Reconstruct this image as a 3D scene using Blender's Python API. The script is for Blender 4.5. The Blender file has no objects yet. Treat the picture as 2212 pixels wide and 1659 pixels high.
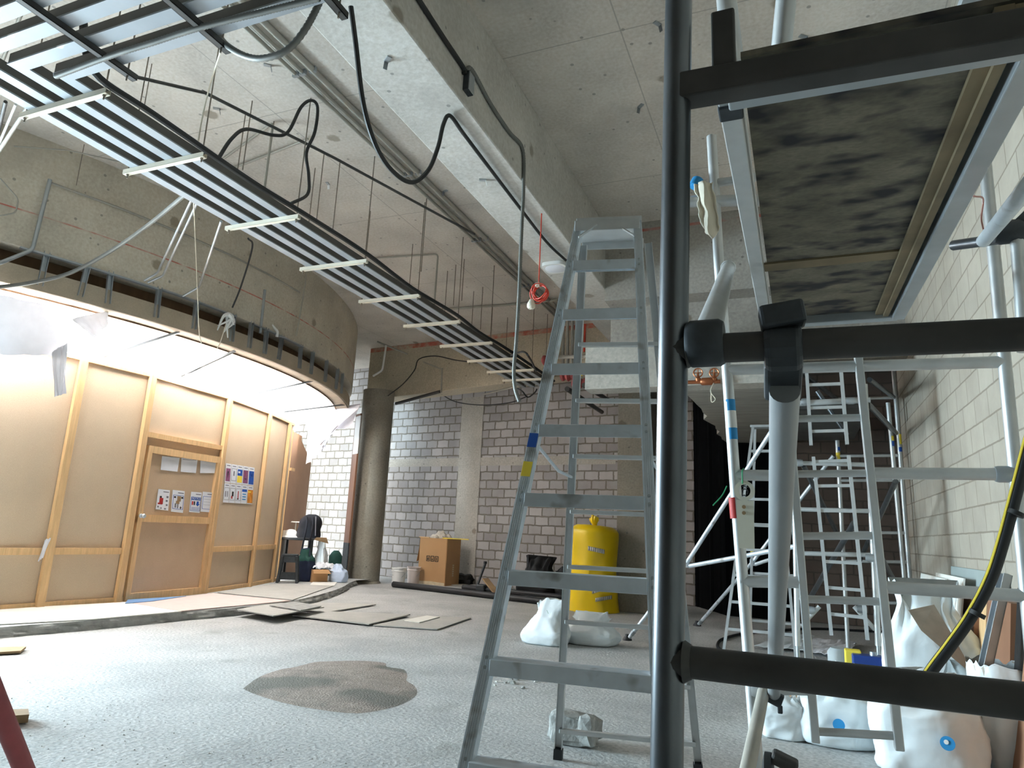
import bpy, math, random
from mathutils import Vector, Matrix, noise

# ---------------------------------------------------------------- camera, sky, daylight, exposure
W, HH = 2212.0, 1659.0
FPX, CX, CY = 1474.0, 1106.0, 829.5
EYE = Vector((0.0, 0.0, 1.25))
_up = Vector((1418 - CX, CY + 6000, -FPX)).normalized()
_yd = Vector((1728 - CX, -(1176 - CY), -FPX)).normalized()
_yd = (_yd - _up * _yd.dot(_up)).normalized()
_xd = _yd.cross(_up)
ROT = Matrix((_xd, _yd, _up))            # camera axes -> world axes
sc = bpy.context.scene
col = sc.collection
cam_data = bpy.data.cameras.new('camera')
cam = bpy.data.objects.new('camera', cam_data)
col.objects.link(cam)
cam.matrix_world = Matrix.Translation(EYE) @ ROT.to_4x4()
cam_data.sensor_width = 36.0
cam_data.lens = FPX / W * 36.0
cam_data.clip_start = 0.02
sc.camera = cam

SKY = 1.6
world = bpy.data.worlds.new('sky')
sc.world = world
world.use_nodes = True
_bg = world.node_tree.nodes['Background']
_bg.inputs[0].default_value = (0.80, 0.92, 1.0, 1)
_bg.inputs[1].default_value = SKY


def area(name, loc, target, sx, sy, power, color, portal=False):
    d = bpy.data.lights.new(name, 'AREA')
    d.shape = 'RECTANGLE'; d.size = sx; d.size_y = sy
    d.energy = power; d.color = color
    if portal:
        d.cycles.is_portal = True
    o = bpy.data.objects.new(name, d)
    col.objects.link(o)
    o.location = loc
    o.rotation_euler = (Vector(target) - Vector(loc)).to_track_quat('-Z', 'Y').to_euler()
    return o


# daylight through the open shopfront bay to the left of the hoarding
area('daylight_shopfront', (-13.0, 2.3, 2.2), (-2.0, 3.4, 3.2), 5.5, 3.6, 2700, (0.66, 0.88, 1.0))
# daylight falling on the polythene from outside, above the hoarding
area('daylight_clerestory', (-9.7, 6.6, 4.7), (-8.1, 6.6, 3.4), 7.6, 1.5, 1850, (1.0, 0.97, 0.93))

sc.view_settings.view_transform = 'Standard'
sc.view_settings.look = 'None'
sc.view_settings.gamma = 1.0
sc.view_settings.use_curve_mapping = False
sc.view_settings.exposure = 0.92
sc.cycles.use_denoising = True
sc.cycles.max_bounces = 8
sc.cycles.diffuse_bounces = 5

# ---------------------------------------------------------------- helpers
def P(px, py, x=None, y=None, z=None):
    """point seen at a photo pixel, on the plane x=, y= or z="""
    d = ROT @ Vector((px - CX, -(py - CY), -FPX))
    if x is not None: t = (x - EYE.x) / d.x
    elif y is not None: t = (y - EYE.y) / d.y
    else: t = (z - EYE.z) / d.z
    return EYE + d * t


def V(*a): return Vector(a)


def c(r, g, b):
    f = lambda u: (u / 255 / 12.92) if u <= 10 else ((u / 255 + 0.055) / 1.055) ** 2.4
    return (f(r), f(g), f(b))


MATS = {}


def mat(name, rgb, rough=0.7, metal=0.0, var=0.12, scale=6.0, bump=0.0, bscale=60.0, spot=None, stretch=(1, 1, 1),
        spot_scale=3.0, spot_lo=0.62, spot_hi=0.7, trans=0.0, fine=0.0):
    """procedural surface: base colour broken up by two noises, optional spots and bump"""
    m = bpy.data.materials.new(name); m.use_nodes = True
    nt = m.node_tree; N = nt.nodes; L = nt.links
    b = N['Principled BSDF']
    b.inputs['Roughness'].default_value = rough
    b.inputs['Metallic'].default_value = metal
    tc = N.new('ShaderNodeTexCoord'); mp = N.new('ShaderNodeMapping')
    mp.inputs['Scale'].default_value = stretch
    L.new(tc.outputs['Object'], mp.inputs[0])
    n1 = N.new('ShaderNodeTexNoise'); n1.inputs['Scale'].default_value = scale; n1.inputs['Detail'].default_value = 6
    L.new(mp.outputs[0], n1.inputs['Vector'])
    r = N.new('ShaderNodeValToRGB')
    r.color_ramp.elements[0].position = 0.3; r.color_ramp.elements[1].position = 0.7
    r.color_ramp.elements[0].color = tuple(u * (1 - var) for u in rgb) + (1,)
    r.color_ramp.elements[1].color = tuple(min(1, u * (1 + var)) for u in rgb) + (1,)
    L.new(n1.outputs['Fac'], r.inputs[0])
    out = r.outputs[0]
    if fine:
        n3 = N.new('ShaderNodeTexNoise'); n3.inputs['Scale'].default_value = bscale; n3.inputs['Detail'].default_value = 3
        L.new(mp.outputs[0], n3.inputs['Vector'])
        mx = N.new('ShaderNodeMixRGB'); mx.blend_type = 'OVERLAY'; mx.inputs[0].default_value = fine
        L.new(out, mx.inputs[1]); L.new(n3.outputs['Fac'], mx.inputs[2]); out = mx.outputs[0]
    if spot:
        n2 = N.new('ShaderNodeTexNoise'); n2.inputs['Scale'].default_value = spot_scale; n2.inputs['Detail'].default_value = 2
        L.new(mp.outputs[0], n2.inputs['Vector'])
        r2 = N.new('ShaderNodeValToRGB')
        r2.color_ramp.elements[0].position = spot_lo; r2.color_ramp.elements[1].position = spot_hi
        L.new(n2.outputs['Fac'], r2.inputs[0])
        mx = N.new('ShaderNodeMixRGB'); mx.inputs[2].default_value = tuple(spot) + (1,)
        L.new(r2.outputs[0], mx.inputs[0]); L.new(out, mx.inputs[1]); out = mx.outputs[0]
    L.new(out, b.inputs['Base Color'])
    if bump:
        nb = N.new('ShaderNodeTexNoise'); nb.inputs['Scale'].default_value = bscale; nb.inputs['Detail'].default_value = 5
        L.new(mp.outputs[0], nb.inputs['Vector'])
        bp = N.new('ShaderNodeBump'); bp.inputs['Strength'].default_value = bump; bp.inputs['Distance'].default_value = 0.01
        L.new(nb.outputs['Fac'], bp.inputs['Height']); L.new(bp.outputs[0], b.inputs['Normal'])
    if trans:
        tr = N.new('ShaderNodeBsdfTranslucent'); tr.inputs[0].default_value = tuple(rgb) + (1,)
        ms = N.new('ShaderNodeMixShader'); ms.inputs[0].default_value = trans
        L.new(b.outputs[0], ms.inputs[1]); L.new(tr.outputs[0], ms.inputs[2])
        L.new(ms.outputs[0], N['Material Output'].inputs[0])
    MATS[name] = m
    return m


def concrete(name, rgb, line_z=None, pits=True, joints=0.0, var=0.13, stains=True):
    """cast concrete: cloudy tone, pits, patch stains, formwork joints, optional marked red line at a height"""
    m = mat(name, rgb, rough=0.9, var=var, scale=1.3, bump=0.25, bscale=30, fine=0.35)
    nt = m.node_tree; N = nt.nodes; L = nt.links; b = N['Principled BSDF']
    out = b.inputs['Base Color'].links[0].from_socket
    tc = N.new('ShaderNodeTexCoord')

    def mixin(fac, colr, amount=1.0):
        nonlocal out
        mx = N.new('ShaderNodeMixRGB'); mx.inputs[2].default_value = tuple(colr) + (1,)
        if amount < 1:
            mm = N.new('ShaderNodeMath'); mm.operation = 'MULTIPLY'; mm.inputs[1].default_value = amount
            L.new(fac, mm.inputs[0]); fac = mm.outputs[0]
        L.new(fac, mx.inputs[0]); L.new(out, mx.inputs[1]); out = mx.outputs[0]

    def ramp(src, lo, hi):
        r = N.new('ShaderNodeValToRGB'); r.color_ramp.elements[0].position = lo; r.color_ramp.elements[1].position = hi
        L.new(src, r.inputs[0]); return r.outputs[0]
    if stains:
        n = N.new('ShaderNodeTexNoise'); n.inputs['Scale'].default_value = 0.7; n.inputs['Detail'].default_value = 7
        n.inputs['Roughness'].default_value = 0.65
        L.new(tc.outputs['Object'], n.inputs['Vector'])
        mixin(ramp(n.outputs['Fac'], 0.52, 0.72), [u * 0.72 for u in rgb], 0.7)
        v = N.new('ShaderNodeTexVoronoi'); v.inputs['Scale'].default_value = 1.15; v.inputs['Randomness'].default_value = 1
        L.new(tc.outputs['Object'], v.inputs['Vector'])
        r = N.new('ShaderNodeValToRGB'); r.color_ramp.elements[0].position = 0.10; r.color_ramp.elements[1].position = 0.13
        r.color_ramp.elements[0].color = (1, 1, 1, 1); r.color_ramp.elements[1].color = (0, 0, 0, 1)
        nz = N.new('ShaderNodeTexNoise'); nz.inputs['Scale'].default_value = 9; L.new(tc.outputs['Object'], nz.inputs['Vector'])
        ad = N.new('ShaderNodeMath'); ad.operation = 'MULTIPLY_ADD'; ad.inputs[1].default_value = 0.12; ad.inputs[2].default_value = -0.03
        L.new(nz.outputs['Fac'], ad.inputs[0])
        sm = N.new('ShaderNodeMath'); sm.operation = 'ADD'
        L.new(v.outputs['Distance'], sm.inputs[0]); L.new(ad.outputs[0], sm.inputs[1]); L.new(sm.outputs[0], r.inputs[0])
        mixin(r.outputs[0], [u * f for u, f in zip(rgb, (0.5, 0.45, 0.38))], 0.8)
    if pits:
        v = N.new('ShaderNodeTexVoronoi'); v.inputs['Scale'].default_value = 5
        L.new(tc.outputs['Object'], v.inputs['Vector'])
        r = N.new('ShaderNodeValToRGB'); r.color_ramp.elements[0].position = 0.07; r.color_ramp.elements[1].position = 0.1
        r.color_ramp.elements[0].color = (1, 1, 1, 1); r.color_ramp.elements[1].color = (0, 0, 0, 1)
        L.new(v.outputs['Distance'], r.inputs[0])
        mixin(r.outputs[0], [u * 0.35 for u in rgb], 0.7)
    if joints:
        sx = N.new('ShaderNodeSeparateXYZ'); L.new(tc.outputs['Object'], sx.inputs[0])
        for ax, per in ((0, joints), (1, joints * 2)):
            md = N.new('ShaderNodeMath'); md.operation = 'PINGPONG'; md.inputs[1].default_value = per / 2
            L.new(sx.outputs[ax], md.inputs[0])
            lt = N.new('ShaderNodeMath'); lt.operation = 'LESS_THAN'; lt.inputs[1].default_value = 0.006
            L.new(md.outputs[0], lt.inputs[0])
            mixin(lt.outputs[0], [u * 0.55 for u in rgb], 0.7)
    if line_z is not None:
        sx = N.new('ShaderNodeSeparateXYZ'); L.new(tc.outputs['Object'], sx.inputs[0])
        nz = N.new('ShaderNodeTexNoise'); nz.inputs['Scale'].default_value = 5; L.new(tc.outputs['Object'], nz.inputs['Vector'])
        for zz, wd in line_z:
            sb = N.new('ShaderNodeMath'); sb.operation = 'SUBTRACT'; sb.inputs[1].default_value = zz; L.new(sx.outputs[2], sb.inputs[0])
            ab = N.new('ShaderNodeMath'); ab.operation = 'ABSOLUTE'; L.new(sb.outputs[0], ab.inputs[0])
            lt = N.new('ShaderNodeMath'); lt.operation = 'LESS_THAN'; lt.inputs[1].default_value = wd; L.new(ab.outputs[0], lt.inputs[0])
            mu = N.new('ShaderNodeMath'); mu.operation = 'MULTIPLY'; L.new(lt.outputs[0], mu.inputs[0])
            L.new(ramp(nz.outputs['Fac'], 0.3, 0.6), mu.inputs[1])
            mixin(mu.outputs[0], c(190, 80, 65), 0.8)
    L.new(out, b.inputs['Base Color'])
    return m


def blocks(name, c1, c2, mortar, dirt=0.5, bw=0.4, rh=0.2, ms=0.013, rough_edges=0.03):
    """concrete blockwork laid in the object's local x / z"""
    m = bpy.data.materials.new(name); m.use_nodes = True
    nt = m.node_tree; N = nt.nodes; L = nt.links; b = N['Principled BSDF']; b.inputs['Roughness'].default_value = 0.95
    tc = N.new('ShaderNodeTexCoord'); sx = N.new('ShaderNodeSeparateXYZ'); cb = N.new('ShaderNodeCombineXYZ')
    L.new(tc.outputs['Object'], sx.inputs[0]); L.new(sx.outputs[0], cb.inputs[0]); L.new(sx.outputs[2], cb.inputs[1])
    nz = N.new('ShaderNodeTexNoise'); nz.inputs['Scale'].default_value = 7; nz.inputs['Detail'].default_value = 4
    L.new(tc.outputs['Object'], nz.inputs['Vector'])
    vs = N.new('ShaderNodeVectorMath'); vs.operation = 'MULTIPLY_ADD'
    vs.inputs[1].default_value = (rough_edges,) * 3; vs.inputs[2].default_value = (-rough_edges / 2,) * 3
    L.new(nz.outputs['Color'], vs.inputs[0])
    va = N.new('ShaderNodeVectorMath'); va.operation = 'ADD'; L.new(cb.outputs[0], va.inputs[0]); L.new(vs.outputs[0], va.inputs[1])
    br = N.new('ShaderNodeTexBrick')
    br.inputs['Color1'].default_value = tuple(c1) + (1,); br.inputs['Color2'].default_value = tuple(c2) + (1,)
    br.inputs['Mortar'].default_value = tuple(mortar) + (1,)
    br.inputs['Scale'].default_value = 1; br.inputs['Mortar Size'].default_value = ms
    br.inputs['Mortar Smooth'].default_value = 0.25
    br.inputs['Brick Width'].default_value = bw; br.inputs['Row Height'].default_value = rh
    L.new(va.outputs[0], br.inputs['Vector'])
    n2 = N.new('ShaderNodeTexNoise'); n2.inputs['Scale'].default_value = 1.1; n2.inputs['Detail'].default_value = 8
    n2.inputs['Roughness'].default_value = 0.7
    L.new(tc.outputs['Object'], n2.inputs['Vector'])
    r = N.new('ShaderNodeValToRGB'); r.color_ramp.elements[0].position = 0.3; r.color_ramp.elements[1].position = 0.72
    r.color_ramp.elements[0].color = (1 - dirt * .7, 1 - dirt * .75, 1 - dirt * .8, 1); r.color_ramp.elements[1].color = (1, 1, 1, 1)
    L.new(n2.outputs['Fac'], r.inputs[0])
    mx = N.new('ShaderNodeMixRGB'); mx.blend_type = 'MULTIPLY'; mx.inputs[0].default_value = 1
    L.new(br.outputs['Color'], mx.inputs[1]); L.new(r.outputs[0], mx.inputs[2])
    L.new(mx.outputs[0], b.inputs['Base Color'])
    bp = N.new('ShaderNodeBump'); bp.inputs['Strength'].default_value = 0.5; bp.inputs['Distance'].default_value = 0.012; bp.invert = True
    L.new(br.outputs['Fac'], bp.inputs['Height'])
    n3 = N.new('ShaderNodeTexNoise'); n3.inputs['Scale'].default_value = 60; L.new(tc.outputs['Object'], n3.inputs['Vector'])
    bp2 = N.new('ShaderNodeBump'); bp2.inputs['Strength'].default_value = 0.3; bp2.inputs['Distance'].default_value = 0.004
    L.new(n3.outputs['Fac'], bp2.inputs['Height']); L.new(bp.outputs[0], bp2.inputs['Normal']); L.new(bp2.outputs[0], b.inputs['Normal'])
    return m


def catmull(pts, n=6):
    pts = [Vector(p) for p in pts]
    if len(pts) < 3: return pts
    q = [pts[0] * 2 - pts[1]] + pts + [pts[-1] * 2 - pts[-2]]
    out = []
    for i in range(1, len(q) - 2):
        for k in range(n):
            t = k / n
            p0, p1, p2, p3 = q[i - 1], q[i], q[i + 1], q[i + 2]
            out.append(0.5 * ((2 * p1) + (p2 - p0) * t + (2 * p0 - 5 * p1 + 4 * p2 - p3) * t * t + (3 * p1 - p0 - 3 * p2 + p3) * t ** 3))
    out.append(pts[-1])
    return out


OFF = {}


class MB:
    def __init__(s): s.v = []; s.f = []

    def add(s, vs, fs):
        n = len(s.v); s.v += [Vector(p) for p in vs]; s.f += [tuple(n + i for i in q) for q in fs]; return s

    def box(s, p0, p1):
        x0, y0, z0 = [min(a, b) for a, b in zip(p0, p1)]; x1, y1, z1 = [max(a, b) for a, b in zip(p0, p1)]
        return s.add([(x0, y0, z0), (x1, y0, z0), (x1, y1, z0), (x0, y1, z0), (x0, y0, z1), (x1, y0, z1), (x1, y1, z1), (x0, y1, z1)],
                     [(0, 3, 2, 1), (4, 5, 6, 7), (0, 1, 5, 4), (1, 2, 6, 5), (2, 3, 7, 6), (3, 0, 4, 7)])

    def frame(s, a, b, up):
        a = Vector(a); b = Vector(b); d = (b - a).normalized(); up = Vector(up)
        if abs(d.dot(up.normalized())) > .98: up = Vector((1, 0, 0)) if abs(d.x) < .9 else Vector((0, 1, 0))
        sd = d.cross(up).normalized(); u = sd.cross(d).normalized()
        return a, b, d, sd, u

    def bar(s, a, b, w, h, up=(0, 0, 1)):
        """rectangular bar, w across, h along up"""
        a, b, d, sd, u = s.frame(a, b, up)
        vs = []
        for p in (a, b):
            for i, j in ((-1, -1), (1, -1), (1, 1), (-1, 1)): vs.append(p + sd * (i * w / 2) + u * (j * h / 2))
        return s.add(vs, [(0, 3, 2, 1), (4, 5, 6, 7), (0, 1, 5, 4), (1, 2, 6, 5), (2, 3, 7, 6), (3, 0, 4, 7)])

    def channel(s, a, b, w, h, t, up=(0, 0, 1)):
        """open U channel: web at the bottom (-up), two flanges up"""
        a, b, d, sd, u = s.frame(a, b, up)
        s.bar(a - u * (h / 2 - t / 2), b - u * (h / 2 - t / 2), w, t, u)
        for k in (-1, 1): s.bar(a + sd * k * (w / 2 - t / 2), b + sd * k * (w / 2 - t / 2), t, h, u)
        return s

    def tube(s, pts, r, seg=10, caps=True, rib=None):
        pts = [Vector(p) for p in pts]; n = len(pts)
        rs = r if isinstance(r, (list, tuple)) else [r] * n
        d0 = (pts[1] - pts[0]).normalized()
        u = Vector((0, 0, 1)) if abs(d0.z) < .9 else Vector((1, 0, 0))
        base = len(s.v)
        for i, p in enumerate(pts):
            d = ((pts[min(i + 1, n - 1)] - pts[max(i - 1, 0)])).normalized()
            sd = d.cross(u)
            if sd.length < 1e-4: sd = d.cross(Vector((0.3, 0.7, 0.2)))
            sd.normalize(); u = sd.cross(d).normalized()
            for k in range(seg):
                a = 2 * math.pi * k / seg
                s.v.append(p + (sd * math.cos(a) + u * math.sin(a)) * rs[i])
        for i in range(n - 1):
            for k in range(seg):
                k2 = (k + 1) % seg
                s.f.append((base + i * seg + k, base + i * seg + k2, base + (i + 1) * seg + k2, base + (i + 1) * seg + k))
        if caps:
            s.f.append(tuple(base + k for k in reversed(range(seg))))
            s.f.append(tuple(base + (n - 1) * seg + k for k in range(seg)))
        return s

    def ribbed(s, pts, r, pitch=0.02, seg=10):
        """corrugated hose along a smoothed path"""
        path = catmull(pts, 10); out = [path[0]]; acc = 0
        for a, b in zip(path, path[1:]):
            L = (b - a).length; k = max(1, int(L / (pitch / 2)))
            for i in range(1, k + 1): out.append(a.lerp(b, i / k))
        return s.tube(out, [r if i % 2 else r * .84 for i in range(len(out))], seg)

    def lathe(s, o, prof, seg=20, axis=(0, 0, 1), caps=True):
        o = Vector(o); ax = Vector(axis).normalized()
        t = Vector((1, 0, 0)) if abs(ax.x) < .9 else Vector((0, 1, 0))
        sd = ax.cross(t).normalized(); u = ax.cross(sd)
        base = len(s.v)
        for r, z in prof:
            for k in range(seg):
                a = 2 * math.pi * k / seg
                s.v.append(o + ax * z + (sd * math.cos(a) + u * math.sin(a)) * max(r, 1e-4))
        for i in range(len(prof) - 1):
            for k in range(seg):
                k2 = (k + 1) % seg
                s.f.append((base + i * seg + k, base + i * seg + k2, base + (i + 1) * seg + k2, base + (i + 1) * seg + k))
        if caps:
            s.f.append(tuple(base + k for k in reversed(range(seg))))
            s.f.append(tuple(base + (len(prof) - 1) * seg + k for k in range(seg)))
        return s

    def prism(s, poly, off):
        n = len(poly); poly = [Vector(p) for p in poly]; off = Vector(off)
        vs = poly + [p + off for p in poly]
        return s.add(vs, [tuple(reversed(range(n))), tuple(range(n, 2 * n))] + [(i, (i + 1) % n, n + (i + 1) % n, n + i) for i in range(n)])

    def grid(s, fn, nu, nv):
        vs = [fn(i / nu, j / nv) for j in range(nv + 1) for i in range(nu + 1)]
        return s.add(vs, [(j * (nu + 1) + i, j * (nu + 1) + i + 1, (j + 1) * (nu + 1) + i + 1, (j + 1) * (nu + 1) + i) for j in range(nv) for i in range(nu)])

    def build(s, name, m, parent=None, smooth=True, bev=0.0, thick=0.0, base=None):
        o0 = OFF[parent.name] if parent else (Vector(base) if base is not None else Vector((0, 0, 0)))
        me = bpy.data.meshes.new(name)
        me.from_pydata([tuple(p - o0) for p in s.v], [], s.f)
        me.materials.append(m)
        if smooth:
            for p in me.polygons: p.use_smooth = True
            try: me.set_sharp_from_angle(angle=math.radians(38))
            except Exception: pass
        me.update()
        o = bpy.data.objects.new(name, me); col.objects.link(o)
        if parent: o.parent = parent
        else: o.location = o0
        OFF[o.name] = o0
        if thick:
            md = o.modifiers.new('thickness', 'SOLIDIFY'); md.thickness = thick; md.offset = 0
        if bev:
            md = o.modifiers.new('bevel', 'BEVEL'); md.width = bev; md.segments = 2; md.limit_method = 'ANGLE'
        return o


def tag(o, label, cat, group=None):
    o['label'] = label; o['category'] = cat
    if group: o['group'] = group
    return o


def text_mesh(body, size, m, parent, mw):
    cu = bpy.data.curves.new('lettering', 'FONT'); cu.body = body; cu.size = size
    cu.align_x = 'CENTER'; cu.align_y = 'CENTER'; cu.extrude = .0005
    tmp = bpy.data.objects.new('lettering', cu); col.objects.link(tmp)
    bpy.context.view_layer.update()
    me = bpy.data.meshes.new_from_object(tmp.evaluated_get(bpy.context.evaluated_depsgraph_get()))
    bpy.data.objects.remove(tmp)
    me.materials.clear(); me.materials.append(m)
    o = bpy.data.objects.new('lettering', me); col.objects.link(o); o.parent = parent; o.matrix_local = mw
    return o


def thing(name, loc, label, cat, group=None):
    o = bpy.data.objects.new(name, None); col.objects.link(o); o.location = loc; o.empty_display_size = .1
    OFF[o.name] = Vector(loc)
    return tag(o, label, cat, group)


def struct(o):
    o['kind'] = 'structure'; return o


def copy_thing(o, delta, label, group=None):
    r = o.copy(); col.objects.link(r); r.location = o.location + Vector(delta)
    r['label'] = label
    if group: r['group'] = group
    for ch in o.children:
        k = ch.copy(); col.objects.link(k); k.parent = r
        for g in ch.children:
            q = g.copy(); col.objects.link(q); q.parent = k
    return r


# ---------------------------------------------------------------- materials
M_floor = mat('dusty concrete floor', c(172, 172, 170), rough=0.9, var=0.16, scale=1.3, bump=0.6, bscale=38, fine=0.6,
              spot=c(150, 150, 146), spot_scale=2.2, spot_lo=0.6, spot_hi=0.78)
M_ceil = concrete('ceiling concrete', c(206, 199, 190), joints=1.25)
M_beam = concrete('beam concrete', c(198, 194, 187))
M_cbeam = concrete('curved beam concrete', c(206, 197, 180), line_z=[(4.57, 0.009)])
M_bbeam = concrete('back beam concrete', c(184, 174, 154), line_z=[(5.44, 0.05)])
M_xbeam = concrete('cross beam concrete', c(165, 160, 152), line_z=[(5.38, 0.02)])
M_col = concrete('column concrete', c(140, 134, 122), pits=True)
M_plaster = concrete('render patch', c(176, 170, 160), var=0.08)
M_bback = blocks('grey blockwork', c(192, 188, 187), c(160, 156, 155), c(128, 122, 113), dirt=0.35, bw=0.34, rh=0.2, ms=0.018, rough_edges=0.045)
M_bright = blocks('pale blockwork', c(178, 170, 156), c(168, 160, 147), c(140, 131, 117), dirt=0.42, bw=0.4, rh=0.2, ms=0.007, rough_edges=0.012)
M_bfar = blocks('brown blockwork', c(112, 98, 88), c(96, 84, 76), c(84, 74, 66), dirt=0.5)
M_ply = mat('hardboard', c(200, 178, 152), rough=0.75, var=0.05, scale=2, bscale=160, fine=0.25, bump=0.08)
M_ply2 = mat('orange plywood', c(186, 146, 116), rough=0.7, var=0.06, scale=3, bscale=90, fine=0.2)
M_pine = mat('pine timber', c(216, 178, 130), rough=0.65, var=0.12, scale=5, stretch=(6, 6, .6), fine=0.15)
M_door = mat('door board', c(194, 168, 140), rough=0.7, var=0.05, scale=3, bscale=140, fine=0.2)
M_brown = mat('brown laminate', c(132, 92, 68), rough=0.5, var=0.2, scale=3, stretch=(1, 1, .3))
M_bulk = mat('painted fascia board', c(178, 164, 144), rough=0.8, var=0.08, scale=4, fine=0.15)
M_bkply = mat('dark plywood backing', c(116, 88, 62), rough=0.8, var=0.15, scale=4, stretch=(3, 3, .5))
M_galv = mat('galvanised steel', c(176, 182, 186), rough=0.45, metal=0.75, var=0.08, scale=9)
M_dgalv = mat('shade dulled galvanised steel', c(128, 132, 136), rough=0.5, metal=0.6, var=0.1, scale=9)  # darker steel copy: the furring channels' backlit shade is in its colour
M_trunk = mat('trunking zinc', c(160, 166, 172), rough=0.55, metal=0.35, var=0.06, scale=5, spot=c(225, 228, 230), spot_scale=3, spot_lo=.68, spot_hi=.72)
M_tbody = mat('shade dark trunking body', c(92, 88, 82), rough=0.6, metal=0.2, var=0.12, scale=8)  # unlit trunking sides: their shade is put into this body colour
M_strut = mat('cream strut', c(226, 218, 200), rough=0.6, var=0.05)
M_dstrut = mat('dark strut', c(78, 76, 74), rough=0.6, metal=0.3, var=0.1)
M_rod = mat('threaded rod steel', c(140, 130, 118), rough=0.6, metal=0.4, var=0.2, scale=20)
M_alu = mat('dusty aluminium', c(206, 214, 220), rough=0.42, metal=0.5, var=0.08, scale=14, spot=c(150, 150, 148), spot_scale=10, spot_lo=.6, spot_hi=.75)
M_aluw = mat('white dusted aluminium', c(200, 202, 202), rough=0.42, metal=0.5, var=0.07, scale=12)
M_alud = mat('grubby scaffold tube', c(104, 108, 112), rough=0.33, metal=0.9, var=0.22, scale=10, stretch=(1, 1, .4))
M_dark = mat('dark grubby metal', c(70, 68, 66), rough=0.6, metal=0.35, var=0.25, scale=9)
M_clamp = mat('dark cast coupler', c(66, 70, 74), rough=0.55, metal=0.5, var=0.2, scale=25)
M_deck = mat('stained deck plywood', c(112, 106, 92), rough=0.85, var=0.35, scale=5, stretch=(1, 1.8, 1), spot=c(44, 42, 46), spot_scale=7, spot_lo=.48, spot_hi=.66, fine=.4)
M_black = mat('black rubber', c(34, 34, 36), rough=0.55, var=0.15)
M_blackp = mat('black polythene', c(12, 12, 14), rough=0.6, var=0.2, scale=8, bump=0.4, bscale=10)
M_blackm = mat('matt black corridor shade', c(7, 7, 8), rough=0.95, var=0.2)  # black stands in for the deep shade of the corridor void
M_blackm.node_tree.nodes['Principled BSDF'].inputs['Specular IOR Level'].default_value = 0.1
M_alug = mat('grey dusty tube', c(158, 162, 164), rough=0.45, metal=0.45, var=0.06, scale=4)
M_cable = mat('black cable', c(40, 39, 38), rough=0.6, var=0.15)
M_gcable = mat('grey flex conduit', c(120, 120, 116), rough=0.55, metal=.3, var=0.15)
M_conduit = mat('dusty conduit', c(168, 164, 154), rough=0.6, metal=.2, var=0.1)
M_white = mat('white plastic', c(232, 232, 230), rough=0.5, var=0.03)
M_string = mat('cream string', c(222, 214, 196), rough=0.9, var=0.05)
M_sheet = mat('white polythene sheet', (0.9, 0.9, 0.92), rough=0.6, var=0.03, trans=0.6)
M_drape = mat('hanging polythene', (0.80, 0.79, 0.84), rough=0.6, var=0.05, trans=0.05)
M_sack = mat('woven white sack', c(222, 228, 230), rough=0.65, var=0.06, scale=6, bump=0.35, bscale=14)
M_sackg = mat('grey woven sack', c(170, 178, 180), rough=0.7, var=0.1, scale=5, bump=0.35, bscale=14)
M_sackin = mat('dusty sack mouth', c(178, 170, 158), rough=0.85, var=0.12, scale=9)
M_yellow = mat('yellow plastic wrap', c(240, 204, 18), rough=0.38, var=0.05, scale=3, bump=0.5, bscale=5)
M_tape = mat('silver tape', c(196, 194, 188), rough=0.35, metal=0.25, var=0.1)
M_card = mat('cardboard', c(184, 142, 98), rough=0.85, var=0.06, scale=3)
M_cardd = mat('worn cardboard edge', c(206, 190, 160), rough=0.9, var=0.12, scale=12)
M_ink = mat('black print', c(40, 36, 34), rough=0.8, var=0.05)
M_inkg = mat('grey print', c(120, 120, 128), rough=0.8, var=0.05)
M_blue = mat('blue print', c(28, 82, 170), rough=0.6, var=0.05)
M_cyan = mat('cyan print', c(40, 140, 200), rough=0.6, var=0.05)
M_red = mat('red print', c(178, 44, 40), rough=0.6, var=0.08)
M_purple = mat('mauve print', c(140, 84, 120), rough=0.6, var=0.15, scale=30)
M_orange = mat('orange print', c(206, 132, 44), rough=0.6, var=0.3, scale=12)
M_lemon = mat('yellow print', c(240, 214, 70), rough=0.6, var=0.05)
M_paper = mat('white paper', c(228, 230, 236), rough=0.85, var=0.02)
M_redpipe = mat('red oxide pipe', c(150, 66, 66), rough=0.6, var=0.12, scale=10)
M_redwire = mat('red wire', c(214, 70, 50), rough=0.5, var=0.08)
M_copper = mat('copper valve', c(160, 96, 62), rough=0.4, metal=.7, var=0.2)
M_sand = mat('damp sand', c(142, 130, 120), rough=0.95, var=0.16, scale=9, bump=0.9, bscale=70, fine=.7, spot=c(104, 100, 92), spot_scale=1.4, spot_lo=.48, spot_hi=.6)
M_rubble = mat('broken concrete', c(158, 158, 154), rough=0.95, var=0.2, scale=9, bump=0.8, bscale=30)
M_greenp = mat('green print', c(60, 130, 80), rough=.6, var=.05)
M_bottle = mat('navy bag fabric', c(24, 34, 60), rough=.8, var=.25, scale=8)
M_teal = mat('dark green fabric', c(24, 70, 62), rough=.8, var=.25, scale=8)
M_bpack = mat('black backpack fabric', c(22, 22, 30), rough=.85, var=.2)
M_plank = mat('weathered plank', c(150, 122, 88), rough=.8, var=.15, scale=6, stretch=(1, 1, 1))
M_gboard = mat('grey fibre board', c(172, 170, 164), rough=.85, var=.08, scale=3, fine=.2)
M_wboard = mat('white plasterboard', c(222, 220, 212), rough=.85, var=.04)
M_rplank = mat('reddish plywood', c(160, 116, 88), rough=.7, var=.15, scale=3, stretch=(1, 1, .4))
M_tin = mat('blue tin', c(36, 66, 140), rough=.4, metal=.2, var=.1)
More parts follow.
